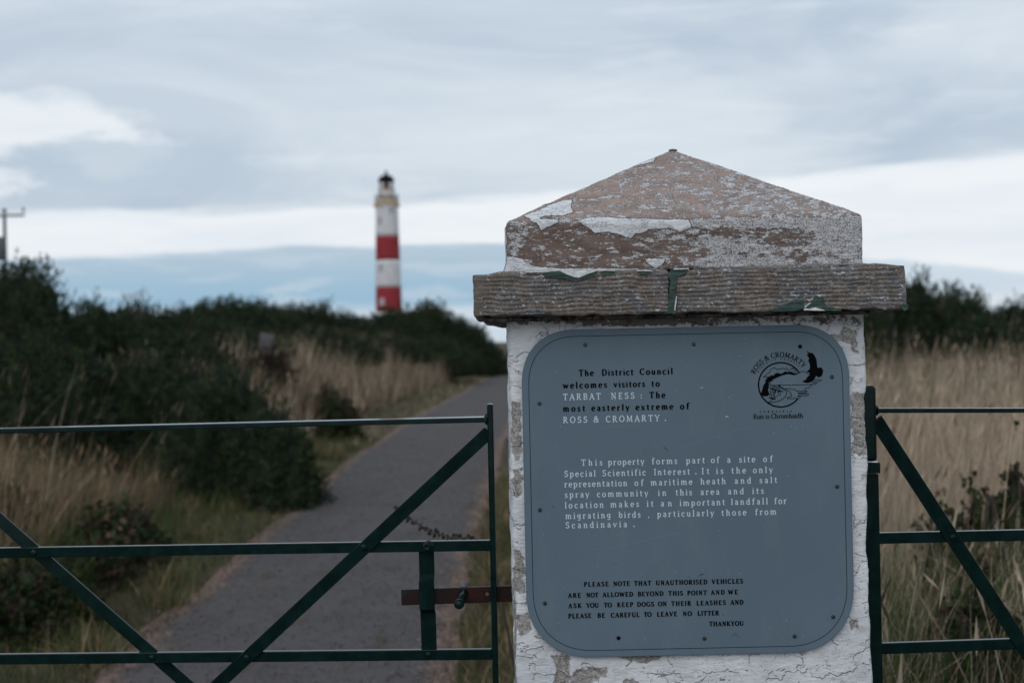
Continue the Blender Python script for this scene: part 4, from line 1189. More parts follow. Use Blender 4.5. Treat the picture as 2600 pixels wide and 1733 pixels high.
bmesh.ops.bevel(bm, geom=fe, offset=.0008, segments=2, affect='EDGES')
link('plate', bm_mesh('plate', bm), M_SIGN, sign)
# inset border line
inn = rrect(SX0 + .0112, SX1 - .0112, SZ0 + .0112, SZ1 - .0112, .082, .102)
inn2 = rrect(SX0 + .0121, SX1 - .0121, SZ0 + .0121, SZ1 - .0121, .0812, .1012)
V = [(x, YS - .0003, z) for x, z in inn] + [(x, YS - .0003, z) for x, z in inn2]; n = len(inn)
Fq = [(i, (i + 1) % n, n + (i + 1) % n, n + i) for i in range(n)]
link('border_line', mesh_np('border_line', np.array(V), np.array(Fq)), M_INK, sign)

# --- engraved lettering: stroke glyphs with serifs, drawn with a broad pen
def L(x0, y0, x1, y1, k=1.0): return ('L', x0, y0, x1, y1, k)
def A(cx, cy, rx, ry, a0, a1, k=1.0): return ('A', cx, cy, rx, ry, a0, a1, k)
def S(x, y, w_=.3): return ('L', x - w_ / 2, y, x + w_ / 2, y, 1.0)
def D_(x, y, r=.085): return ('D', x, y, r)
GL = {
 'A': (.84, [L(.1, 0, .42, 1, .6), L(.42, 1, .74, 0), L(.2, .34, .64, .34), S(.1, 0, .24), S(.74, 0, .26)]),
 'B': (.70, [L(.17, 0, .17, 1), L(.05, .97, .38, .97), A(.38, .75, .19, .22, 90, -90), L(.17, .53, .38, .53), A(.38, .28, .24, .25, 90, -90), L(.05, .03, .38, .03)]),
 'C': (.78, [A(.44, .5, .36, .48, 48, 312), L(.68, .98, .68, .74, .5), L(.68, .04, .68, .2, .5)]),
 'D': (.84, [L(.17, 0, .17, 1), L(.05, .97, .36, .97), A(.36, .5, .38, .47, 90, -90), L(.05, .03, .36, .03)]),
 'E': (.68, [L(.17, 0, .17, 1), L(.05, .97, .58, .97), L(.17, .52, .46, .52), L(.05, .03, .6, .03), L(.58, 1, .58, .8, .5), L(.6, 0, .6, .22, .5), L(.46, .62, .46, .42, .4)]),
 'F': (.64, [L(.17, 0, .17, 1), L(.05, .97, .58, .97), L(.17, .52, .46, .52), S(.17, .03), L(.58, 1, .58, .8, .5), L(.46, .62, .46, .42, .4)]),
 'G': (.86, [A(.44, .5, .36, .48, 48, 325), L(.74, .42, .74, .05), S(.72, .42, .26), L(.68, .98, .68, .76, .5)]),
 'H': (.86, [L(.17, 0, .17, 1), L(.69, 0, .69, 1), L(.17, .52, .69, .52), S(.17, .03), S(.17, .97), S(.69, .03), S(.69, .97)]),
 'I': (.34, [L(.17, 0, .17, 1), S(.17, .03), S(.17, .97)]),
 'K': (.82, [L(.17, 0, .17, 1), L(.2, .42, .66, .98, .6), L(.33, .56, .7, .02), S(.17, .03), S(.17, .97), S(.66, .97, .22), S(.74, .03, .2)]),
 'L': (.66, [L(.17, 0, .17, 1), L(.05, .03, .6, .03), S(.17, .97), L(.6, 0, .6, .24, .5)]),
 'M': (1.02, [L(.15, 0, .2, 1, .6), L(.2, 1, .51, .08), L(.51, .08, .82, 1, .6), L(.82, 1, .88, 0), S(.13, .03, .22), S(.88, .03, .26), S(.14, .97, .16), S(.88, .97, .16)]),
 'N': (.86, [L(.17, 0, .17, 1, .6), L(.17, 1, .7, .02), L(.7, 0, .7, 1, .6), S(.17, .03, .24), S(.1, .97, .18), S(.7, .97, .24)]),
 'O': (.86, [A(.43, .5, .37, .48, 0, 360)]),
 'P': (.68, [L(.17, 0, .17, 1), L(.05, .97, .36, .97), A(.36, .73, .23, .24, 90, -90), L(.17, .49, .36, .49), S(.17, .03)]),
 'R': (.80, [L(.17, 0, .17, 1), L(.05, .97, .36, .97), A(.36, .74, .22, .23, 90, -90), L(.17, .51, .36, .51), L(.36, .51, .68, .02), S(.17, .03, .26), S(.72, .03, .18)]),
 'S': (.62, [A(.31, .745, .2, .225, 25, 270), A(.3, .275, .23, .245, 90, -155), L(.5, .98, .5, .76, .5), L(.07, .02, .07, .26, .5)]),
 'T': (.76, [L(.38, 0, .38, 1), L(.04, .97, .72, .97), L(.04, 1, .04, .78, .5), L(.72, 1, .72, .78, .5), S(.38, .03)]),
 'U': (.84, [L(.17, .97, .17, .34), A(.43, .34, .26, .32, 180, 360), L(.69, .34, .69, .97, .6), S(.17, .97), S(.69, .97, .24)]),
 'V': (.82, [L(.1, .98, .41, .02), L(.41, .02, .72, .98, .6), S(.1, .97, .26), S(.72, .97, .22)]),
 'W': (1.12, [L(.08, .98, .34, .02), L(.34, .02, .56, .92, .6), L(.56, .92, .80, .02), L(.80, .02, 1.04, .98, .6), S(.08, .97, .24), S(1.04, .97, .2)]),
 'Y': (.78, [L(.08, .98, .39, .46), L(.39, .46, .7, .98, .6), L(.39, .48, .39, 0), S(.08, .97, .24), S(.7, .97, .2), S(.39, .03)]),
 '&': (.88, [A(.38, .77, .16, .21, 0, 360), A(.33, .27, .26, .26, 95, 325), L(.26, .66, .80, .02), L(.54, .12, .72, .5, .6), S(.72, .5, .22)]),
 'a': (.56, [A(.25, .47, .18, .19, 155, 0), L(.43, .48, .43, .03), A(.26, .19, .17, .17, 0, 360, .8), S(.49, .03, .12)]),
 'b': (.62, [L(.14, .02, .14, 1), A(.34, .33, .21, .32, 0, 360), S(.09, .97, .14)]),
 'c': (.54, [A(.30, .33, .23, .32, 42, 318), D_(.45, .52, .07)]),
 'd': (.64, [A(.28, .33, .22, .32, 0, 360), L(.48, .02, .48, 1), S(.43, .97, .14), S(.54, .03, .14)]),
 'e': (.56, [A(.29, .33, .23, .32, 0, 318), L(.08, .36, .51, .36)]),
 'f': (.42, [L(.17, 0, .17, .78), A(.33, .78, .16, .2, 180, 40), L(.03, .64, .36, .64), S(.17, .03, .26)]),
 'g': (.60, [A(.27, .40, .20, .25, 0, 360), L(.47, .64, .47, 0), A(.27, -.02, .2, .24, 0, -145), S(.51, .63, .14)]),
 'h': (.66, [L(.14, 0, .14, 1), A(.32, .40, .18, .25, 170, 0), L(.5, .42, .5, 0), S(.14, .03, .24), S(.52, .03, .22), S(.09, .97, .14)]),
 'i': (.30, [L(.15, 0, .15, .66), S(.15, .03, .26), S(.09, .63, .14), D_(.14, .90)]),
 'k': (.62, [L(.14, 0, .14, 1), L(.16, .28, .46, .64, .6), L(.26, .38, .5, .02), S(.14, .03, .22), S(.46, .63, .16), S(.54, .03, .16), S(.09, .97, .14)]),
 'l': (.30, [L(.15, 0, .15, 1), S(.15, .03, .26), S(.09, .97, .14)]),
 'm': (1.00, [L(.14, 0, .14, .66), A(.31, .40, .17, .25, 170, 0), L(.48, .42, .48, 0), A(.66, .40, .18, .25, 170, 0), L(.84, .42, .84, 0), S(.14, .03, .24), S(.48, .03, .2), S(.85, .03, .22), S(.08, .63, .14)]),
 'n': (.66, [L(.14, 0, .14, .66), A(.32, .40, .18, .25, 170, 0), L(.5, .42, .5, 0), S(.14, .03, .24), S(.52, .03, .22), S(.08, .63, .14)]),
 'o': (.60, [A(.30, .33, .24, .32, 0, 360)]),
 'p': (.64, [L(.14, -.30, .14, .66), A(.35, .33, .21, .32, 0, 360), S(.14, -.28, .26), S(.08, .63, .14)]),
 'r': (.48, [L(.15, 0, .15, .66), A(.34, .40, .18, .24, 165, 55), S(.16, .03, .28), S(.09, .63, .14), D_(.42, .58, .07)]),
 's': (.46, [A(.23, .49, .14, .155, 25, 270, .85), A(.22, .18, .16, .165, 90, -155, .85), L(.37, .66, .37, .5, .5), L(.06, 0, .06, .17, .5)]),
 't': (.42, [L(.17, .86, .17, .16), A(.31, .17, .14, .15, 180, 300), L(.02, .64, .37, .64)]),
 'u': (.66, [L(.14, .66, .14, .24), A(.31, .24, .17, .22, 180, 350), L(.5, .66, .5, .02), S(.09, .63, .14), S(.45, .63, .14), S(.56, .03, .14)]),
 'v': (.60, [L(.08, .64, .30, .02), L(.30, .02, .52, .64, .6), S(.09, .63, .22), S(.52, .63, .18)]),
 'w': (.88, [L(.07, .64, .26, .02), L(.26, .02, .44, .6, .6), L(.44, .6, .62, .02), L(.62, .02, .81, .64, .6), S(.08, .63, .2), S(.80, .63, .18)]),
 'x': (.60, [L(.08, .64, .5, .02), L(.5, .64, .08, .02, .6), S(.1, .63, .18), S(.48, .63, .18), S(.1, .03, .18), S(.5, .03, .18)]),
 'y': (.60, [L(.08, .64, .30, .02), L(.52, .64, .22, -.24, .6), S(.09, .63, .22), S(.52, .63, .18), D_(.17, -.22, .07)]),
 '.': (.20, [D_(.1, .09, .115)]), ':': (.22, [D_(.1, .10, .10), D_(.1, .54, .10)]), ',': (.22, [D_(.1, .06, .08), L(.14, .04, .06, -.16, .6)]),
}
def glyph_polys(ch, t, s):
    """list of (verts, faces) in glyph units"""
    out = []
    for st in GL[ch][1]:
        if st[0] == 'D':
            _, x, y, r = st; pts = [(x + r * math.cos(2 * math.pi * k / 10), y + r * math.sin(2 * math.pi * k / 10)) for k in range(10)]
            out.append((pts, [tuple(range(10))])); continue
        if st[0] == 'L': P = [(st[1], st[2]), (st[3], st[4])]; k = st[5]; closed = False
        else:
            _, cx, cy, rx, ry, a0, a1, k = st; n = max(5, int(abs(a1 - a0) / 15))
            P = [(cx + rx * math.cos(R(a0 + (a1 - a0) * i / n)), cy + ry * math.sin(R(a0 + (a1 - a0) * i / n))) for i in range(n + 1)]
        V = []
        for i, (x, y) in enumerate(P):
            xa, ya = P[max(i - 1, 0)]; xb, yb = P[min(i + 1, len(P) - 1)]
            if st[0] == 'A' and abs(st[6] - st[5]) == 360 and i in (0, len(P) - 1): xa, ya = P[-2]; xb, yb = P[1]
            dx, dy = xb - xa, yb - ya; l = math.hypot(dx, dy) + 1e-9; nx, ny = -dy / l, dx / l
            hw = math.sqrt((t * k * nx) ** 2 + (s * ny) ** 2) / 2
            V.append((x + nx * hw, y + ny * hw)); V.append((x - nx * hw, y - ny * hw))
        out.append((V, [(2 * i, 2 * i + 1, 2 * i + 3, 2 * i + 2) for i in range(len(P) - 1)]))
    return out
class Ink:
    def __init__(s): s.V = []; s.F4 = []; s.F10 = []; s.k = 0
    def add(s, V2, faces):       # V2 in plate metres (x, z)
        s.k = (s.k + 1) % 9; y = YS - .00022 - s.k * .000006; b = len(s.V)
        s.V += [(x, y, z) for x, z in V2]
        for f in faces: (s.F4 if len(f) == 4 else s.F10).append(tuple(i + b for i in f))
    def build(s, name, mat, parent=None, label=None):
        groups = []
        if s.F4: groups.append(np.array(s.F4))
        byl = {}
        for f in s.F10: byl.setdefault(len(f), []).append(f)
        for v in byl.values(): groups.append(np.array(v))
        o = link(name, mesh_np(name, np.array(s.V), groups), mat, parent or sign)
        if label: o['label'] = label
        return o
def word(ink, txt, x0, x1, z, cap, t, s, M=None):
    tot = sum(GL[c][0] for c in txt) * cap
    gap = ((x1 - x0) - tot) / max(1, len(txt) - 1) if len(txt) > 1 else 0
    sx = 1.0
    if gap < .0: sx = (x1 - x0) / tot; gap = 0
    x = x0
    for c in txt:
        for V2, fc in glyph_polys(c, t, s):
            ink.add([(x + vx * cap * sx, z + vy * cap) for vx, vy in V2], fc)
        x += GL[c][0] * cap * sx + gap
def zc(X, Y, top=800):
    p = at(1280 + X / 2.451, top + Y / 2.451, YF - .007); return p.x, p.z
lines = [   # (top of the enlarged view, baseline, cap, [(word, x0, x1, ink)])
 (800, 378, 38, [('The', 465, 557, 'b'), ('District', 608, 805, 'b'), ('Council', 845, 1050, 'b')]),
 (800, 455, 38, [('welcomes', 367, 640, 'b'), ('visitors', 683, 877, 'b'), ('to', 918, 967, 'b')]),
 (800, 527, 38, [('TARBAT', 367, 602, 'w'), ('NESS', 665, 812, 'w'), (':', 850, 862, 'w'), ('The', 905, 1003, 'b')]),
 (800, 599, 38, [('most', 367, 505, 'b'), ('easterly', 545, 780, 'b'), ('extreme', 820, 1052, 'b'), ('of', 1097, 1152, 'b')]),
 (800, 670, 38, [('ROSS', 367, 518, 'w'), ('&', 557, 598, 'w'), ('CROMARTY', 633, 968, 'w'), ('.', 1000, 1008, 'w')]),
 (800, 935, 38, [('This', 480, 612, 'w'), ('property', 647, 873, 'w'), ('forms', 920, 1078, 'w'), ('part', 1133, 1250, 'w'), ('of', 1288, 1340, 'w'), ('a', 1388, 1416, 'w'), ('site', 1463, 1563, 'w'), ('of', 1613, 1672, 'w')]),
 (800, 1005, 38, [('Special', 375, 570, 'w'), ('Scientific', 612, 882, 'w'), ('Interest', 933, 1157, 'w'), ('.', 1190, 1200, 'w'), ('It', 1230, 1278, 'w'), ('is', 1320, 1365, 'w'), ('the', 1415, 1505, 'w'), ('only', 1550, 1673, 'w')]),
 (800, 1069, 38, [('representation', 375, 767, 'w'), ('of', 812, 868, 'w'), ('maritime', 913, 1172, 'w'), ('heath', 1223, 1380, 'w'), ('and', 1435, 1538, 'w'), ('salt', 1590, 1700, 'w')]),
 (800, 1134, 38, [('spray', 378, 530, 'w'), ('community', 578, 897, 'w'), ('in', 958, 1010, 'w'), ('this', 1068, 1170, 'w'), ('area', 1222, 1340, 'w'), ('and', 1393, 1493, 'w'), ('its', 1545, 1617, 'w')]),
 (800, 1200, 38, [('location', 378, 620, 'w'), ('makes', 662, 840, 'w'), ('it', 888, 930, 'w'), ('an', 975, 1045, 'w'), ('important', 1093, 1375, 'w'), ('landfall', 1413, 1642, 'w'), ('for', 1683, 1758, 'w')]),
 (1250, 163, 38, [('migrating', 382, 663, 'w'), ('birds', 713, 850, 'w'), (',', 896, 908, 'w'), ('particularly', 953, 1307, 'w'), ('those', 1353, 1508, 'w'), ('from', 1563, 1695, 'w')]),
 (1250, 221, 38, [('Scandinavia', 383, 765, 'w'), ('.', 805, 815, 'w')]),
 (1250, 584, 28, [('PLEASE', 497, 650, 'c'), ('NOTE', 680, 783, 'c'), ('THAT', 810, 915, 'c'), ('UNAUTHORISED', 945, 1265, 'c'), ('VEHICLES', 1293, 1487, 'c')]),
 (1250, 653, 28, [('ARE', 398, 478, 'c'), ('NOT', 512, 587, 'c'), ('ALLOWED', 613, 803, 'c'), ('BEYOND', 833, 992, 'c'), ('THIS', 1023, 1113, 'c'), ('POINT', 1141, 1262, 'c'), ('AND', 1287, 1373, 'c'), ('WE', 1395, 1455, 'c')]),
 (1250, 717, 28, [('ASK', 400, 482, 'c'), ('YOU', 512, 588, 'c'), ('TO', 622, 670, 'c'), ('KEEP', 704, 803, 'c'), ('DOGS', 828, 933, 'c'), ('ON', 960, 1012, 'c'), ('THEIR', 1041, 1164, 'c'), ('LEASHES', 1198, 1380, 'c'), ('AND', 1409, 1490, 'c')]),
 (1250, 781, 28, [('PLEASE', 400, 543, 'c'), ('BE', 582, 628, 'c'), ('CAREFUL', 665, 843, 'c'), ('TO', 870, 917, 'c'), ('LEAVE', 952, 1077, 'c'), ('NO', 1113, 1168, 'c'), ('LITTER', 1205, 1338, 'c'), ('.', 1362, 1370, 'c')]),
 (1250, 830, 28, [('THANKYOU', 1277, 1490, 'c')]),
]
UM = .6646e-3 / 2.451
for top, bl, cap, words in lines:
    inks = {}
    x_first = words[0][1]
    _, zb = zc(x_first, bl, top)
    for txt, xa, xb, kd in words:
        ink = inks.setdefault(kd, Ink())
        x0, _ = zc(xa, bl, top); x1, _ = zc(xb, bl, top)
        t, s = {'b': (.265, .155), 'w': (.155, .115), 'c': (.30, .17)}[kd]
        word(ink, txt, x0, x1, zb, cap * UM, t, s)
    for kd, ink in inks.items():
        ink.build('lettering', M_WINK if kd == 'w' else M_INK, label=('white' if kd == 'w' else 'black') + ' engraved words ' + ' '.join(w_[0] for w_ in words if w_[3] == kd)[:60])

# --- council emblem
def ez(X, Y):
    p = at(1860 + X / 6.818, 860 + Y / 6.818, YF - .007); return (p.x, p.z)
EU = .6646e-3 / 6.818
emb = Ink()
def ribbon(pts, wd, ink=None):
    P = [ez(*p) for p in pts]; V2 = []
    for i, (x, z) in enumerate(P):
        xa, za = P[max(i - 1, 0)]; xb, zb = P[min(i + 1, len(P) - 1)]
        dx, dz = xb - xa, zb - za; l = math.hypot(dx, dz) + 1e-12; h = wd * 1.35 * EU / 2
        V2.append((x - dz / l * h, z + dx / l * h)); V2.append((x + dz / l * h, z - dx / l * h))
    (ink or emb).add(V2, [(2 * i, 2 * i + 1, 2 * i + 3, 2 * i + 2) for i in range(len(P) - 1)])
def solid(pts, ink=None):
    P = [ez(*p) for p in pts]
    tr = tessellate_polygon([[Vector((x, z, 0)) for x, z in P]])
    (ink or emb).add(P, [tuple(t) for t in tr])
def arc(cx, cy, r, a0, a1, n=48): return [(cx + r * math.cos(R(a0 + (a1 - a0) * i / n)), cy - r * math.sin(R(a0 + (a1 - a0) * i / n))) for i in range(n + 1)]
def smooth(pts, k=4):
    out = []
    n = len(pts)
    for i in range(n - 1):
        p0, p1, p2, p3 = pts[max(i - 1, 0)], pts[i], pts[i + 1], pts[min(i + 2, n - 1)]
        for j in range(k):
            t = j / k
            out.append(tuple(.5 * ((2 * p1[c]) + (-p0[c] + p2[c]) * t + (2 * p0[c] - 5 * p1[c] + 4 * p2[c] - p3[c]) * t * t + (-p0[c] + 3 * p1[c] - 3 * p2[c] + p3[c]) * t ** 3) for c in (0, 1)))
    out.append(pts[-1]); return out
ribbon(arc(833, 793, 383, 32, 321), 19)
solid([(490, 940), (510, 890), (535, 800), (565, 760), (572, 700), (590, 690), (605, 655), (640, 650), (655, 635), (690, 625), (705, 635), (735, 600), (780, 585), (835, 602), (870, 590), (908, 558), (960, 575), (1000, 565), (1060, 590), (1155, 592), (1120, 612), (1060, 628), (960, 608), (870, 628), (780, 665), (690, 708), (640, 735), (620, 780), (632, 830), (615, 880), (640, 960), (600, 990), (545, 992), (510, 985)])
ribbon(smooth([(530, 658), (575, 630), (600, 600), (635, 590), (655, 545), (690, 505), (740, 505), (780, 530), (815, 515), (840, 525), (870, 505), (905, 520), (935, 505), (960, 545), (985, 550), (1015, 515), (1060, 505)]), 8)
ribbon([(530, 658), (650, 658)], 8)
ribbon([(1065, 520), (1110, 560), (960, 575)], 8)
ribbon([(985, 548), (1020, 512), (1080, 530)], 6)
ribbon(smooth([(1155, 592), (1225, 560), (1330, 612)]), 8)
ribbon(smooth([(700, 712), (655, 740), (650, 775), (690, 802), (760, 830), (830, 850), (900, 868)]), 9)
ribbon(smooth([(690, 702), (630, 745), (632, 800), (700, 828), (760, 850), (870, 915)]), 8)
ribbon([(690, 803), (1000, 797), (1270, 792), (1440, 783), (1470, 758), (1380, 758)], 8)
solid([(790, 790), (825, 788), (830, 828), (800, 822)])
solid([(640, 840), (700, 850), (870, 912), (868, 925), (830, 905), (832, 930), (812, 925), (800, 900), (795, 950), (780, 945), (775, 895), (755, 890), (750, 940), (738, 935), (738, 888), (640, 860)])
for a in ((665, 865, 645, 1000), (690, 870, 670, 1020), (715, 880, 700, 1030), (735, 890, 720, 1040)): ribbon([(a[0], a[1]), (a[2], a[3])], 9)
solid([(620, 1010), (680, 1015), (745, 1050), (700, 1055), (640, 1030)])
ribbon([(830, 935), (828, 975), (785, 970), (780, 990), (745, 1000), (745, 1050)], 9)
ribbon(smooth([(870, 895), (915, 890), (938, 930), (910, 1000), (830, 1060), (740, 1090), (640, 1105), (610, 1103), (660, 1075), (690, 1065)]), 9)
ribbon(smooth([(780, 810), (900, 862), (980, 905), (1020, 970), (1005, 1000), (955, 1010), (945, 1032)]), 9)
ribbon([(945, 1032), (1160, 1028), (1185, 1000), (1120, 990), (1140, 980), (1300, 980), (1325, 950), (1140, 948), (1130, 935), (1280, 928), (1300, 905), (1095, 905)], 9)
ribbon(smooth([(915, 862), (950, 850), (975, 862), (1000, 855), (1030, 875), (1075, 870), (1100, 905)]), 8)
ribbon(smooth([(1280, 905), (1250, 880), (1270, 850), (1335, 840), (1350, 805), (1380, 792)]), 8)
ribbon([(1400, 705), (1548, 706), (1520, 735), (1350, 738)], 8)
solid(smooth([(1282, 200), (1330, 238), (1352, 240), (1388, 247), (1420, 290), (1450, 350), (1462, 430), (1475, 498), (1530, 490), (1566, 545), (1558, 610), (1530, 650), (1485, 663), (1448, 640), (1420, 690), (1370, 735), (1300, 762), (1235, 750), (1206, 733), (1262, 708), (1292, 660), (1332, 618), (1330, 582), (1290, 575), (1302, 545), (1335, 518), (1335, 430), (1308, 372), (1326, 340), (1282, 268), (1312, 270), (1300, 240), (1282, 205)], 3))
emb.build('emblem', M_INK, label='round black emblem of coast, road and flying bird of prey')
def arctext(ink, txt, cx, cy, r, a0, a1, cap, t, s):
    tot = sum(GL.get(c, (.3,))[0] for c in txt) * cap; arcl = R(abs(a0 - a1)) * r; gap = (arcl - tot) / (len(txt) - 1)
    sq = 1.0
    if gap < -2: sq = (arcl) / tot; gap = 0
    pos_ = 0
    for c in txt:
        adv = GL.get(c, (.3,))[0] * cap * sq
        if c in GL:
            am = a0 - math.degrees((pos_ + adv / 2) / r)
            for V2, fc in glyph_polys(c, t, s):
                out = []
                for vx, vy in V2:
                    lx = vx * cap * sq - adv / 2; rr = r + vy * cap
                    a = R(am)
                    out.append(ez(cx + rr * math.cos(a) + lx * math.sin(a), cy - rr * math.sin(a) + lx * math.cos(a)))
                ink.add(out, fc)
        pos_ += adv + gap
i1 = Ink(); arctext(i1, 'ROSS & CROMARTY', 833, 793, 478, 158, 37, 88, .2, .11); i1.build('emblem_lettering', M_INK, label='black arched words ROSS & CROMARTY over the emblem')
i2 = Ink(); arctext(i2, 'DISTRICT COUNCIL', 833, 793, 435, 151, 45, 24, .36, .3); i2.build('emblem_lettering', M_INK, label='tiny arched words DISTRICT COUNCIL')
i3 = Ink()
x0, zb = ez(330, 1384); x1, _ = ez(1195, 1370)
for txt, xa, xb in (('Rois', 330, 515), ('is', 545, 612), ('Chrombaidh', 640, 1192)):
    word(i3, txt, ez(xa, 0)[0], ez(xb, 0)[0], ez(330, 1384)[1], 82 * EU, .19, .11)
i3.build('emblem_lettering', M_INK, label='black words Rois is Chrombaidh under the emblem')
i4 = Ink(); word(i4, 'COMHAIRLE', ez(448, 0)[0], ez(995, 0)[0], ez(450, 1275)[1], 25 * EU, .38, .3); i4.build('emblem_lettering', M_INK, label='tiny spaced word COMHAIRLE')

# --- screws, holes, scratches
def screw_mesh():
    bm = bmesh.new(); bm_lathe(bm, [(.0036, 0), (.0036, .0006), (.0031, .0012), (.0012, .0014), (.0005, .0014)], 18, Matrix.Rotation(R(90), 4, 'X'))
    return bm_mesh('screw', bm)
sm = screw_mesh(); sm.materials.append(M_SCREW)
bm = bmesh.new(); bmesh.ops.create_cube(bm, size=1); bmesh.ops.scale(bm, vec=(.0058, .0004, .0008), verts=bm.verts); slotm = bm_mesh('slot', bm); slotm.materials.append(M_INK)
for X, Y, top in ((505, 184, 800), (1180, 180, 800), (2040, 383, 800), (220, 549, 800), (223, 1210, 800), (2072, 1065, 800), (254, 687, 1250), (1247, 906, 1250), (1808, 892, 1250), (2048, 772, 1250)):
    x, z = zc(X, Y, top); o = link('screw', sm, None, sign); o.location = (x, YS, z)
    o2 = bpy.data.objects.new('slot', slotm); COL.objects.link(o2); o2.parent = o; o2.location = (0, -.0015, 0); o2.rotation_euler = (0, random.uniform(0, 3), 0)
bm = bmesh.new(); bm_lathe(bm, [(.0026, 0), (.0022, .0002)], 14, Matrix.Rotation(R(90), 4, 'X')); hm = bm_mesh('screw_hole', bm); hm.materials.append(M_INK)
bm = bmesh.new(); bm_lathe(bm, [(.0038, 0), (.0034, .0001)], 14, Matrix.Rotation(R(90), 4, 'X')); rm = bm_mesh('rust_ring', bm); rm.materials.append(M_RUSTH)
for X, Y, top in ((1842, 195, 800), (712, 904, 1250)):
    x, z = zc(X, Y, top); o = link('screw_hole', hm, None, sign); o.location = (x, YS - .0002, z)
    o = link('rust_ring', rm, None, sign); o.location = (x, YS - .00005, z)
def scratch(pts, top, wd, mat, lab=None):
    ink = Ink(); P = [zc(X, Y, top) for X, Y in pts]; V2 = []
    for i, (x, z) in enumerate(P):
        xa, za = P[max(i - 1, 0)]; xb, zb = P[min(i + 1, len(P) - 1)]; dx, dz = xb - xa, zb - za; l = math.hypot(dx, dz) + 1e-9
        hw = wd / 2 * (.25 if i in (0, len(P) - 1) else 1); V2 += [(x - dz / l * hw, z + dx / l * hw), (x + dz / l * hw, z - dx / l * hw)]
    ink.add(V2, [(2 * i, 2 * i + 1, 2 * i + 3, 2 * i + 2) for i in range(len(P) - 1)]); ink.build('scratch', mat, label=lab)
M_FAINT = material('faint scratch', (.17, .24, .31), .6)
M_TWIG = material('stuck debris', (.05, .05, .045), .8)
scratch([(1220, 453), (1230, 449), (1240, 450)], 800, .0011, M_WINK); scratch([(1376, 634), (1386, 629), (1398, 630)], 800, .0016, M_WINK)
scratch([(880, 868), (1100, 820), (1300, 760), (1500, 700), (1760, 655)], 800, .0004, M_FAINT)
scratch([(450, 715), (700, 692), (860, 685)], 800, .0004, M_FAINT); scratch([(410, 370), (700, 335), (1000, 270), (1450, 175)], 1250, .0004, M_FAINT)
scratch([(992, 812), (1006, 828), (1024, 846)], 800, .0016, M_TWIG); scratch([(300, 1180), (306, 1190), (318, 1196)], 800, .0012, M_TWIG)
scratch([(1208, 520), (1225, 510), (1252, 504)], 1250, .0012, M_INK); scratch([(1140, 515), (1155, 525)], 1250, .0016, M_INK)
scratch([(692, 446), (702, 445)], 1250, .0022, M_INK); scratch([(1050, 447), (1057, 449)], 1250, .0014, M_INK); scratch([(1260, 482), (1265, 483)], 1250, .0012, M_INK)
scratch([(1418, 905), (1425, 885), (1437, 873), (1450, 888), (1468, 903)], 1250, .0009, M_TWIG)
scratch([(735, 246), (743, 249)], 1250, .0010, M_WINK); scratch([(1340, 762), (1345, 764)], 800, .0012, M_WINK)

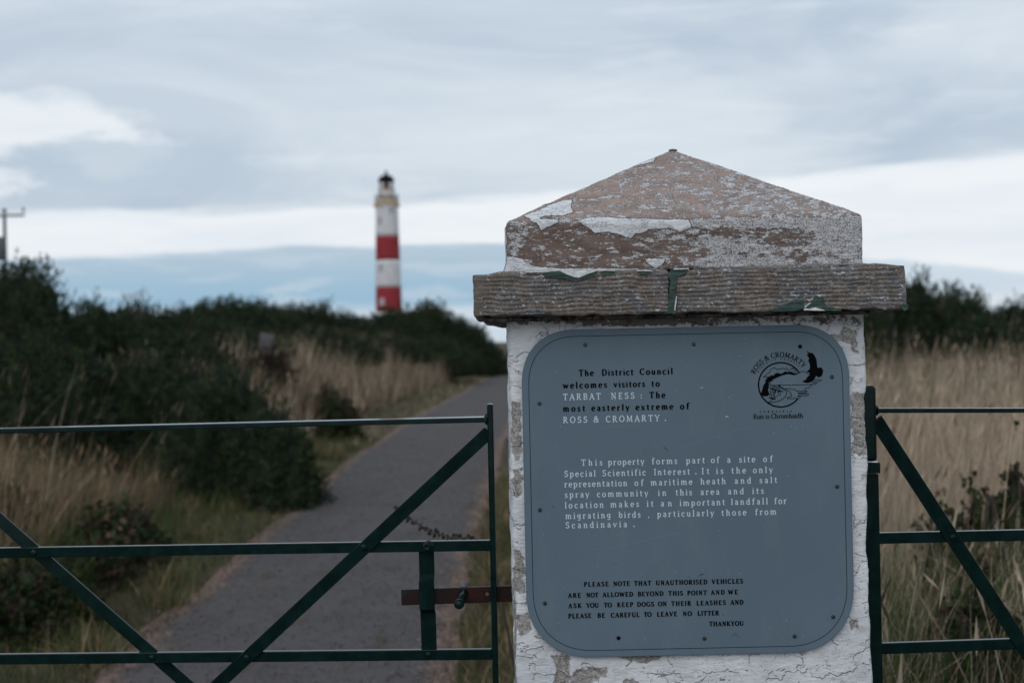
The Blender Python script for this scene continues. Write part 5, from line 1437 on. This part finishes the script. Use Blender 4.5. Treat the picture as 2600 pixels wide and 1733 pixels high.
# ------------------------------------------------------------------ gates
def rivet_mesh(name, r, h):
    bm = bmesh.new(); bm_lathe(bm, [(r, 0), (r, h * .35), (r * .8, h * .8), (r * .4, h), (r * .1, h)], 14, Matrix.Rotation(R(90), 4, 'X')); return bm_mesh(name, bm)
def Gz(px, py, D): return a2(px, py, D)
def gate_left():
    YG = 2.55
    root = empty('metal_gate', (-.9, YG, 0)); root['_w'] = [-.9, YG, 0]
    tag(root, 'dark green flat bar gate with a sliding bolt, left of the pillar', 'gate')
    sl = .088                                     # swings back slightly towards its hinge
    def D(px): return YG + (1130 - px) / 1130 * .075
    def pt(px, py): return a2(px, py, D(px))
    def ext(p, q, x):                              # extend line p->q to world x
        t = (x - p.x) / (q.x - p.x); return p + (q - p) * t
    def part(name, p, q, wd, th, dy=0, bev=.0012):
        bm = bmesh.new(); bm_bar(bm, p + Vector((0, dy, 0)), q + Vector((0, dy, 0)), wd, th, bev); return link(name, bm_mesh(name, bm), M_GATE, root, False)
    XL = -2.15
    # rails
    p, q = pt(0, 988.5), pt(1122, 962)
    bm = bmesh.new(); a = ext(q, p, XL); bm_bar(bm, a, q, .0092, .044, .0014)
    link('top_rail', bm_mesh('top_rail', bm), M_GATE, root, False)
    for ya, yb in ((1268.5, 1251), (1512, 1500.5)):
        p, q = pt(0, ya), pt(1130, yb); part('rail', ext(q, p, XL), q, .0190, .012)
    p, q = pt(0, 1830), pt(1140, 1825); part('rail', ext(q, p, XL), q, .0190, .012)
    # stile
    t = a2(1125.5, 928, YG); b = a2(1147, 1850, YG)
    bm = bmesh.new(); bm_bar(bm, Vector((t.x, YG, t.z + .001)), Vector((t.x, YG, .10)), .0108, .036, .003)
    link('stile', bm_mesh('stile', bm), M_GATE, root, False)
    # welds
    for px, py in ((1117, 962), (1124, 1251), (1129, 1500)):
        q = a2(px, py, YG); bm = bmesh.new(); bmesh.ops.create_icosphere(bm, subdivisions=2, radius=.0085 if py > 1000 else .010)
        bmesh.ops.scale(bm, vec=(.7, .6, 1.1), verts=bm.verts); bmesh.ops.translate(bm, vec=(q.x + .002, YG, q.z), verts=bm.verts)
        link('weld', bm_mesh('weld', bm), M_GATE, root, True)
    # diagonal braces
    p, q = pt(1124, 990), pt(838, 1256); z_end = .12
    tt = (z_end - p.z) / (q.z - p.z); e = p + (q - p) * tt
    part('brace', p, e, .0235, .006, -.0090)
    p, q = pt(351, 1506), pt(80, 1268); tt = (z_end - p.z) / (q.z - p.z); e = p + (q - p) * tt
    t2 = (EYE - .09 - p.z) / (q.z - p.z); s_ = p + (q - p) * t2
    part('brace', s_, e, .0225, .006, .0092)
    # hinge stile out of frame and its post
    bm = bmesh.new(); zt = EYE - .10; bm_bar(bm, Vector((XL, YG + .17, zt)), Vector((XL, YG + .17, .10)), .05, .03, .003); link('hinge_stile', bm_mesh('hinge_stile', bm), M_GATE, root)
    # rivets
    rv = rivet_mesh('rivet', .0062, .0045); rv.materials.append(M_GATE)
    for px, py, dy in ((838, 1254, -.0118), (80, 1268, -.0061), (351, 1508, -.0061), (570, 1506, -.0118), (985, 1501, -.0061)):
        q = pt(px, py); o = link('rivet', rv, None, root, False); o.location = (q.x, q.y + dy, q.z)
    q = pt(981, 1253)
    bm = bmesh.new(); bm_lathe(bm, [(.0105, 0), (.0105, .0016), (.0098, .002)], 20, Matrix.Translation((q.x + .003, q.y - .0061, q.z + .0005)) @ Matrix.Rotation(R(90), 4, 'X')); link('washer', bm_mesh('washer', bm), M_GATE, root, True)
    bm = bmesh.new(); bm_lathe(bm, [(.0082, 0), (.0082, .003), (.006, .0048), (.0030, .005), (.0028, .003)], 18, Matrix.Translation((q.x, q.y - .0081, q.z)) @ Matrix.Rotation(R(90), 4, 'X')); link('bolt_head', bm_mesh('bolt_head', bm), M_GATE, root, True)
    # latch strap with a raised keeper bridging the bolt
    x_c = pt(981, 1370).x; zt = pt(981, 1253).z; zb = pt(984, 1501).z; wd = .0275
    zk1 = pt(981, 1333).z; zk2 = pt(981, 1392).z
    yb_ = YG + .006 + .0062; prof = [(zt + .006, yb_), (zk1 + .012, yb_), (zk1 + .002, yb_ - .022), (zk2 - .002, yb_ - .022), (zk2 - .012, yb_), (zb - .006, yb_)]
    bm = bmesh.new(); th = .0045; rows = []
    for i, (z, y) in enumerate(prof):
        rows.append([bm.verts.new((x_c + s * wd / 2 + (zt - z) * .008, y + o_, z)) for s, o_ in ((-1, 0), (1, 0), (1, th), (-1, th))])
    for i in range(len(rows) - 1):
        for k in range(4): bm.faces.new((rows[i][k], rows[i][(k + 1) % 4], rows[i + 1][(k + 1) % 4], rows[i + 1][k]))
    bm.faces.new(rows[0]); bm.faces.new(rows[-1][::-1])
    bmesh.ops.bevel(bm, geom=bm.edges[:], offset=.0009, segments=2, affect='EDGES')
    link('latch_strap', bm_mesh('latch_strap', bm), M_GATE, root)
    # sliding bolt, mostly bare red oxide
    a = pt(923, 1368); b = Vector((.004, YG, pt(1176, 1363).z)); bm = bmesh.new()
    a.y = YG + .003; b.y = YG + .003; bm_bar(bm, a, b, .0285, .0075, .001)
    bo = link('slide_bolt', bm_mesh('slide_bolt', bm), M_BOLT, root); bo['_w'] = [0, 0, 0]
    k = pt(1062, 1352); c = pt(1055, 1372)
    Mk = Matrix.Translation((k.x + .002, YG - .002, k.z - .004)) @ Matrix.Rotation(R(90), 4, 'X') @ Matrix.Rotation(R(0), 4, 'Y')
    bm = bmesh.new(); y0 = YG - .001
    pts = [Vector((k.x + .002, y0, k.z - .006)), Vector((k.x - .001, y0 - .018, k.z - .011)), Vector((k.x - .0035, y0 - .034, k.z - .0165))]
    bm_tube(bm, pts, [.0085, .0062, .0050], 14)
    bmesh.ops.create_icosphere(bm, subdivisions=3, radius=.0095, matrix=Matrix.Translation((k.x - .0045, y0 - .040, k.z - .018)))
    ko = bpy.data.objects.new('knob', bm_mesh('knob', bm)); ko.data.materials.append(M_GATE); COL.objects.link(ko); ko.parent = bo
    ko.matrix_parent_inverse = bo.matrix_parent_inverse.inverted() if False else Matrix.Identity(4)
    ko.data.polygons.foreach_set('use_smooth', np.ones(len(ko.data.polygons), dtype=bool))
    kb = a2(1066, 1345, YG + .012); bm = bmesh.new(); bmesh.ops.create_icosphere(bm, subdivisions=3, radius=.0085, matrix=Matrix.Translation((kb.x, YG + .018, kb.z - .002)))
    k2 = bpy.data.objects.new('rear_stud', bm_mesh('rear_stud', bm)); k2.data.materials.append(M_STEEL); COL.objects.link(k2); k2.parent = bo
    k2.data.polygons.foreach_set('use_smooth', np.ones(len(k2.data.polygons), dtype=bool))
    h = pt(1119, 1363); bm = bmesh.new(); bm_lathe(bm, [(.0032, 0), (.0028, .0004)], 12, Matrix.Translation((h.x, YG - .0012, h.z)) @ Matrix.Rotation(R(90), 4, 'X'))
    k3 = bpy.data.objects.new('pin_hole', bm_mesh('pin_hole', bm)); k3.data.materials.append(material('brassy hole', (.12, .09, .04), .6)); COL.objects.link(k3); k3.parent = bo
    return root
gate_left()

def gate_right():
    YG = 2.53
    root = empty('metal_gate', (.66, YG, 0)); root['_w'] = [.66, YG, 0]
    tag(root, 'dark green flat bar gate hung on the right side of the pillar', 'gate')
    def D(px): return YG + (px - 2012) / 340 * .055
    def pt(px, py): return a2(px, py, D(px))
    def ext(p, q, x): return p + (q - p) * ((x - p.x) / (q.x - p.x))
    def part(name, p, q, wd, th, dy=0, bev=.0012):
        bm = bmesh.new(); bm_bar(bm, p + Vector((0, dy, 0)), q + Vector((0, dy, 0)), wd, th, bev); return link(name, bm_mesh(name, bm), M_GATE, root)
    XR = 1.75
    p, q = pt(2010, 942), pt(2352, 941.5); bm = bmesh.new(); bm_bar(bm, p, ext(p, q, XR), .0080, .026, .0012); link('top_rail', bm_mesh('top_rail', bm), M_GATE, root, False)
    for ya, yb in ((1235, 1227.5), (1488, 1476)):
        p, q = pt(2008, ya), pt(2352, yb); part('rail', p, ext(p, q, XR), .0195, .012)
    p, q = pt(2008, 1815), pt(2352, 1800); part('rail', p, ext(p, q, XR), .0195, .012)
    p, q = pt(2008, 962), pt(2185, 1234); tt = (.12 - p.z) / (q.z - p.z); part('brace', p, p + (q - p) * tt, .0250, .006, -.0090)
    # hinge stile in two lengths with a strap between
    xr = a2(2012, 1000, YG).x; xl = .601; wd = xr - xl; xm = (xr + xl) / 2
    z1 = a2(1998, 884, YG).z; zA = a2(2000, 1058, YG).z; zB = a2(2000, 1086, YG).z
    bm = bmesh.new(); bm_bar(bm, Vector((xm - .001, YG, z1)), Vector((xm - .001, YG, zA)), wd, .028, .006); link('hinge_stile', bm_mesh('hinge_stile', bm), M_GATE, root)
    bm = bmesh.new(); bm_bar(bm, Vector((xm + .001, YG - .002, zA - .0012)), Vector((xm + .001, YG - .002, zB + .0012)), wd + .002, .034, .0015); link('hinge_strap', bm_mesh('hinge_strap', bm), M_GATE, root)
    bm = bmesh.new(); bm_bar(bm, Vector((xm, YG, zB)), Vector((xm, YG, .06)), wd, .028, .002); link('hinge_stile', bm_mesh('hinge_stile', bm), M_GATE, root)
    for px, py in ((2016, 942),):
        q = a2(px, py, YG); bm = bmesh.new(); bmesh.ops.create_icosphere(bm, subdivisions=2, radius=.009); bmesh.ops.scale(bm, vec=(.8, .6, 1.1), verts=bm.verts)
        bmesh.ops.translate(bm, vec=(q.x - .004, YG, q.z), verts=bm.verts); link('weld', bm_mesh('weld', bm), M_GATE, root, True)
    rv = rivet_mesh('rivet', .0062, .0045); rv.materials.append(M_GATE)
    q = pt(2184, 1231); o = link('rivet', rv, None, root); o.location = (q.x, q.y - .0115, q.z)
    # closing stile at the far end
    bm = bmesh.new(); bm_bar(bm, Vector((XR, YG + .13, EYE - .08)), Vector((XR, YG + .13, .1)), .04, .02, .002); link('closing_stile', bm_mesh('closing_stile', bm), M_GATE, root)
gate_right()

for o in bpy.data.objects:
    if '_w' in o: del o['_w']
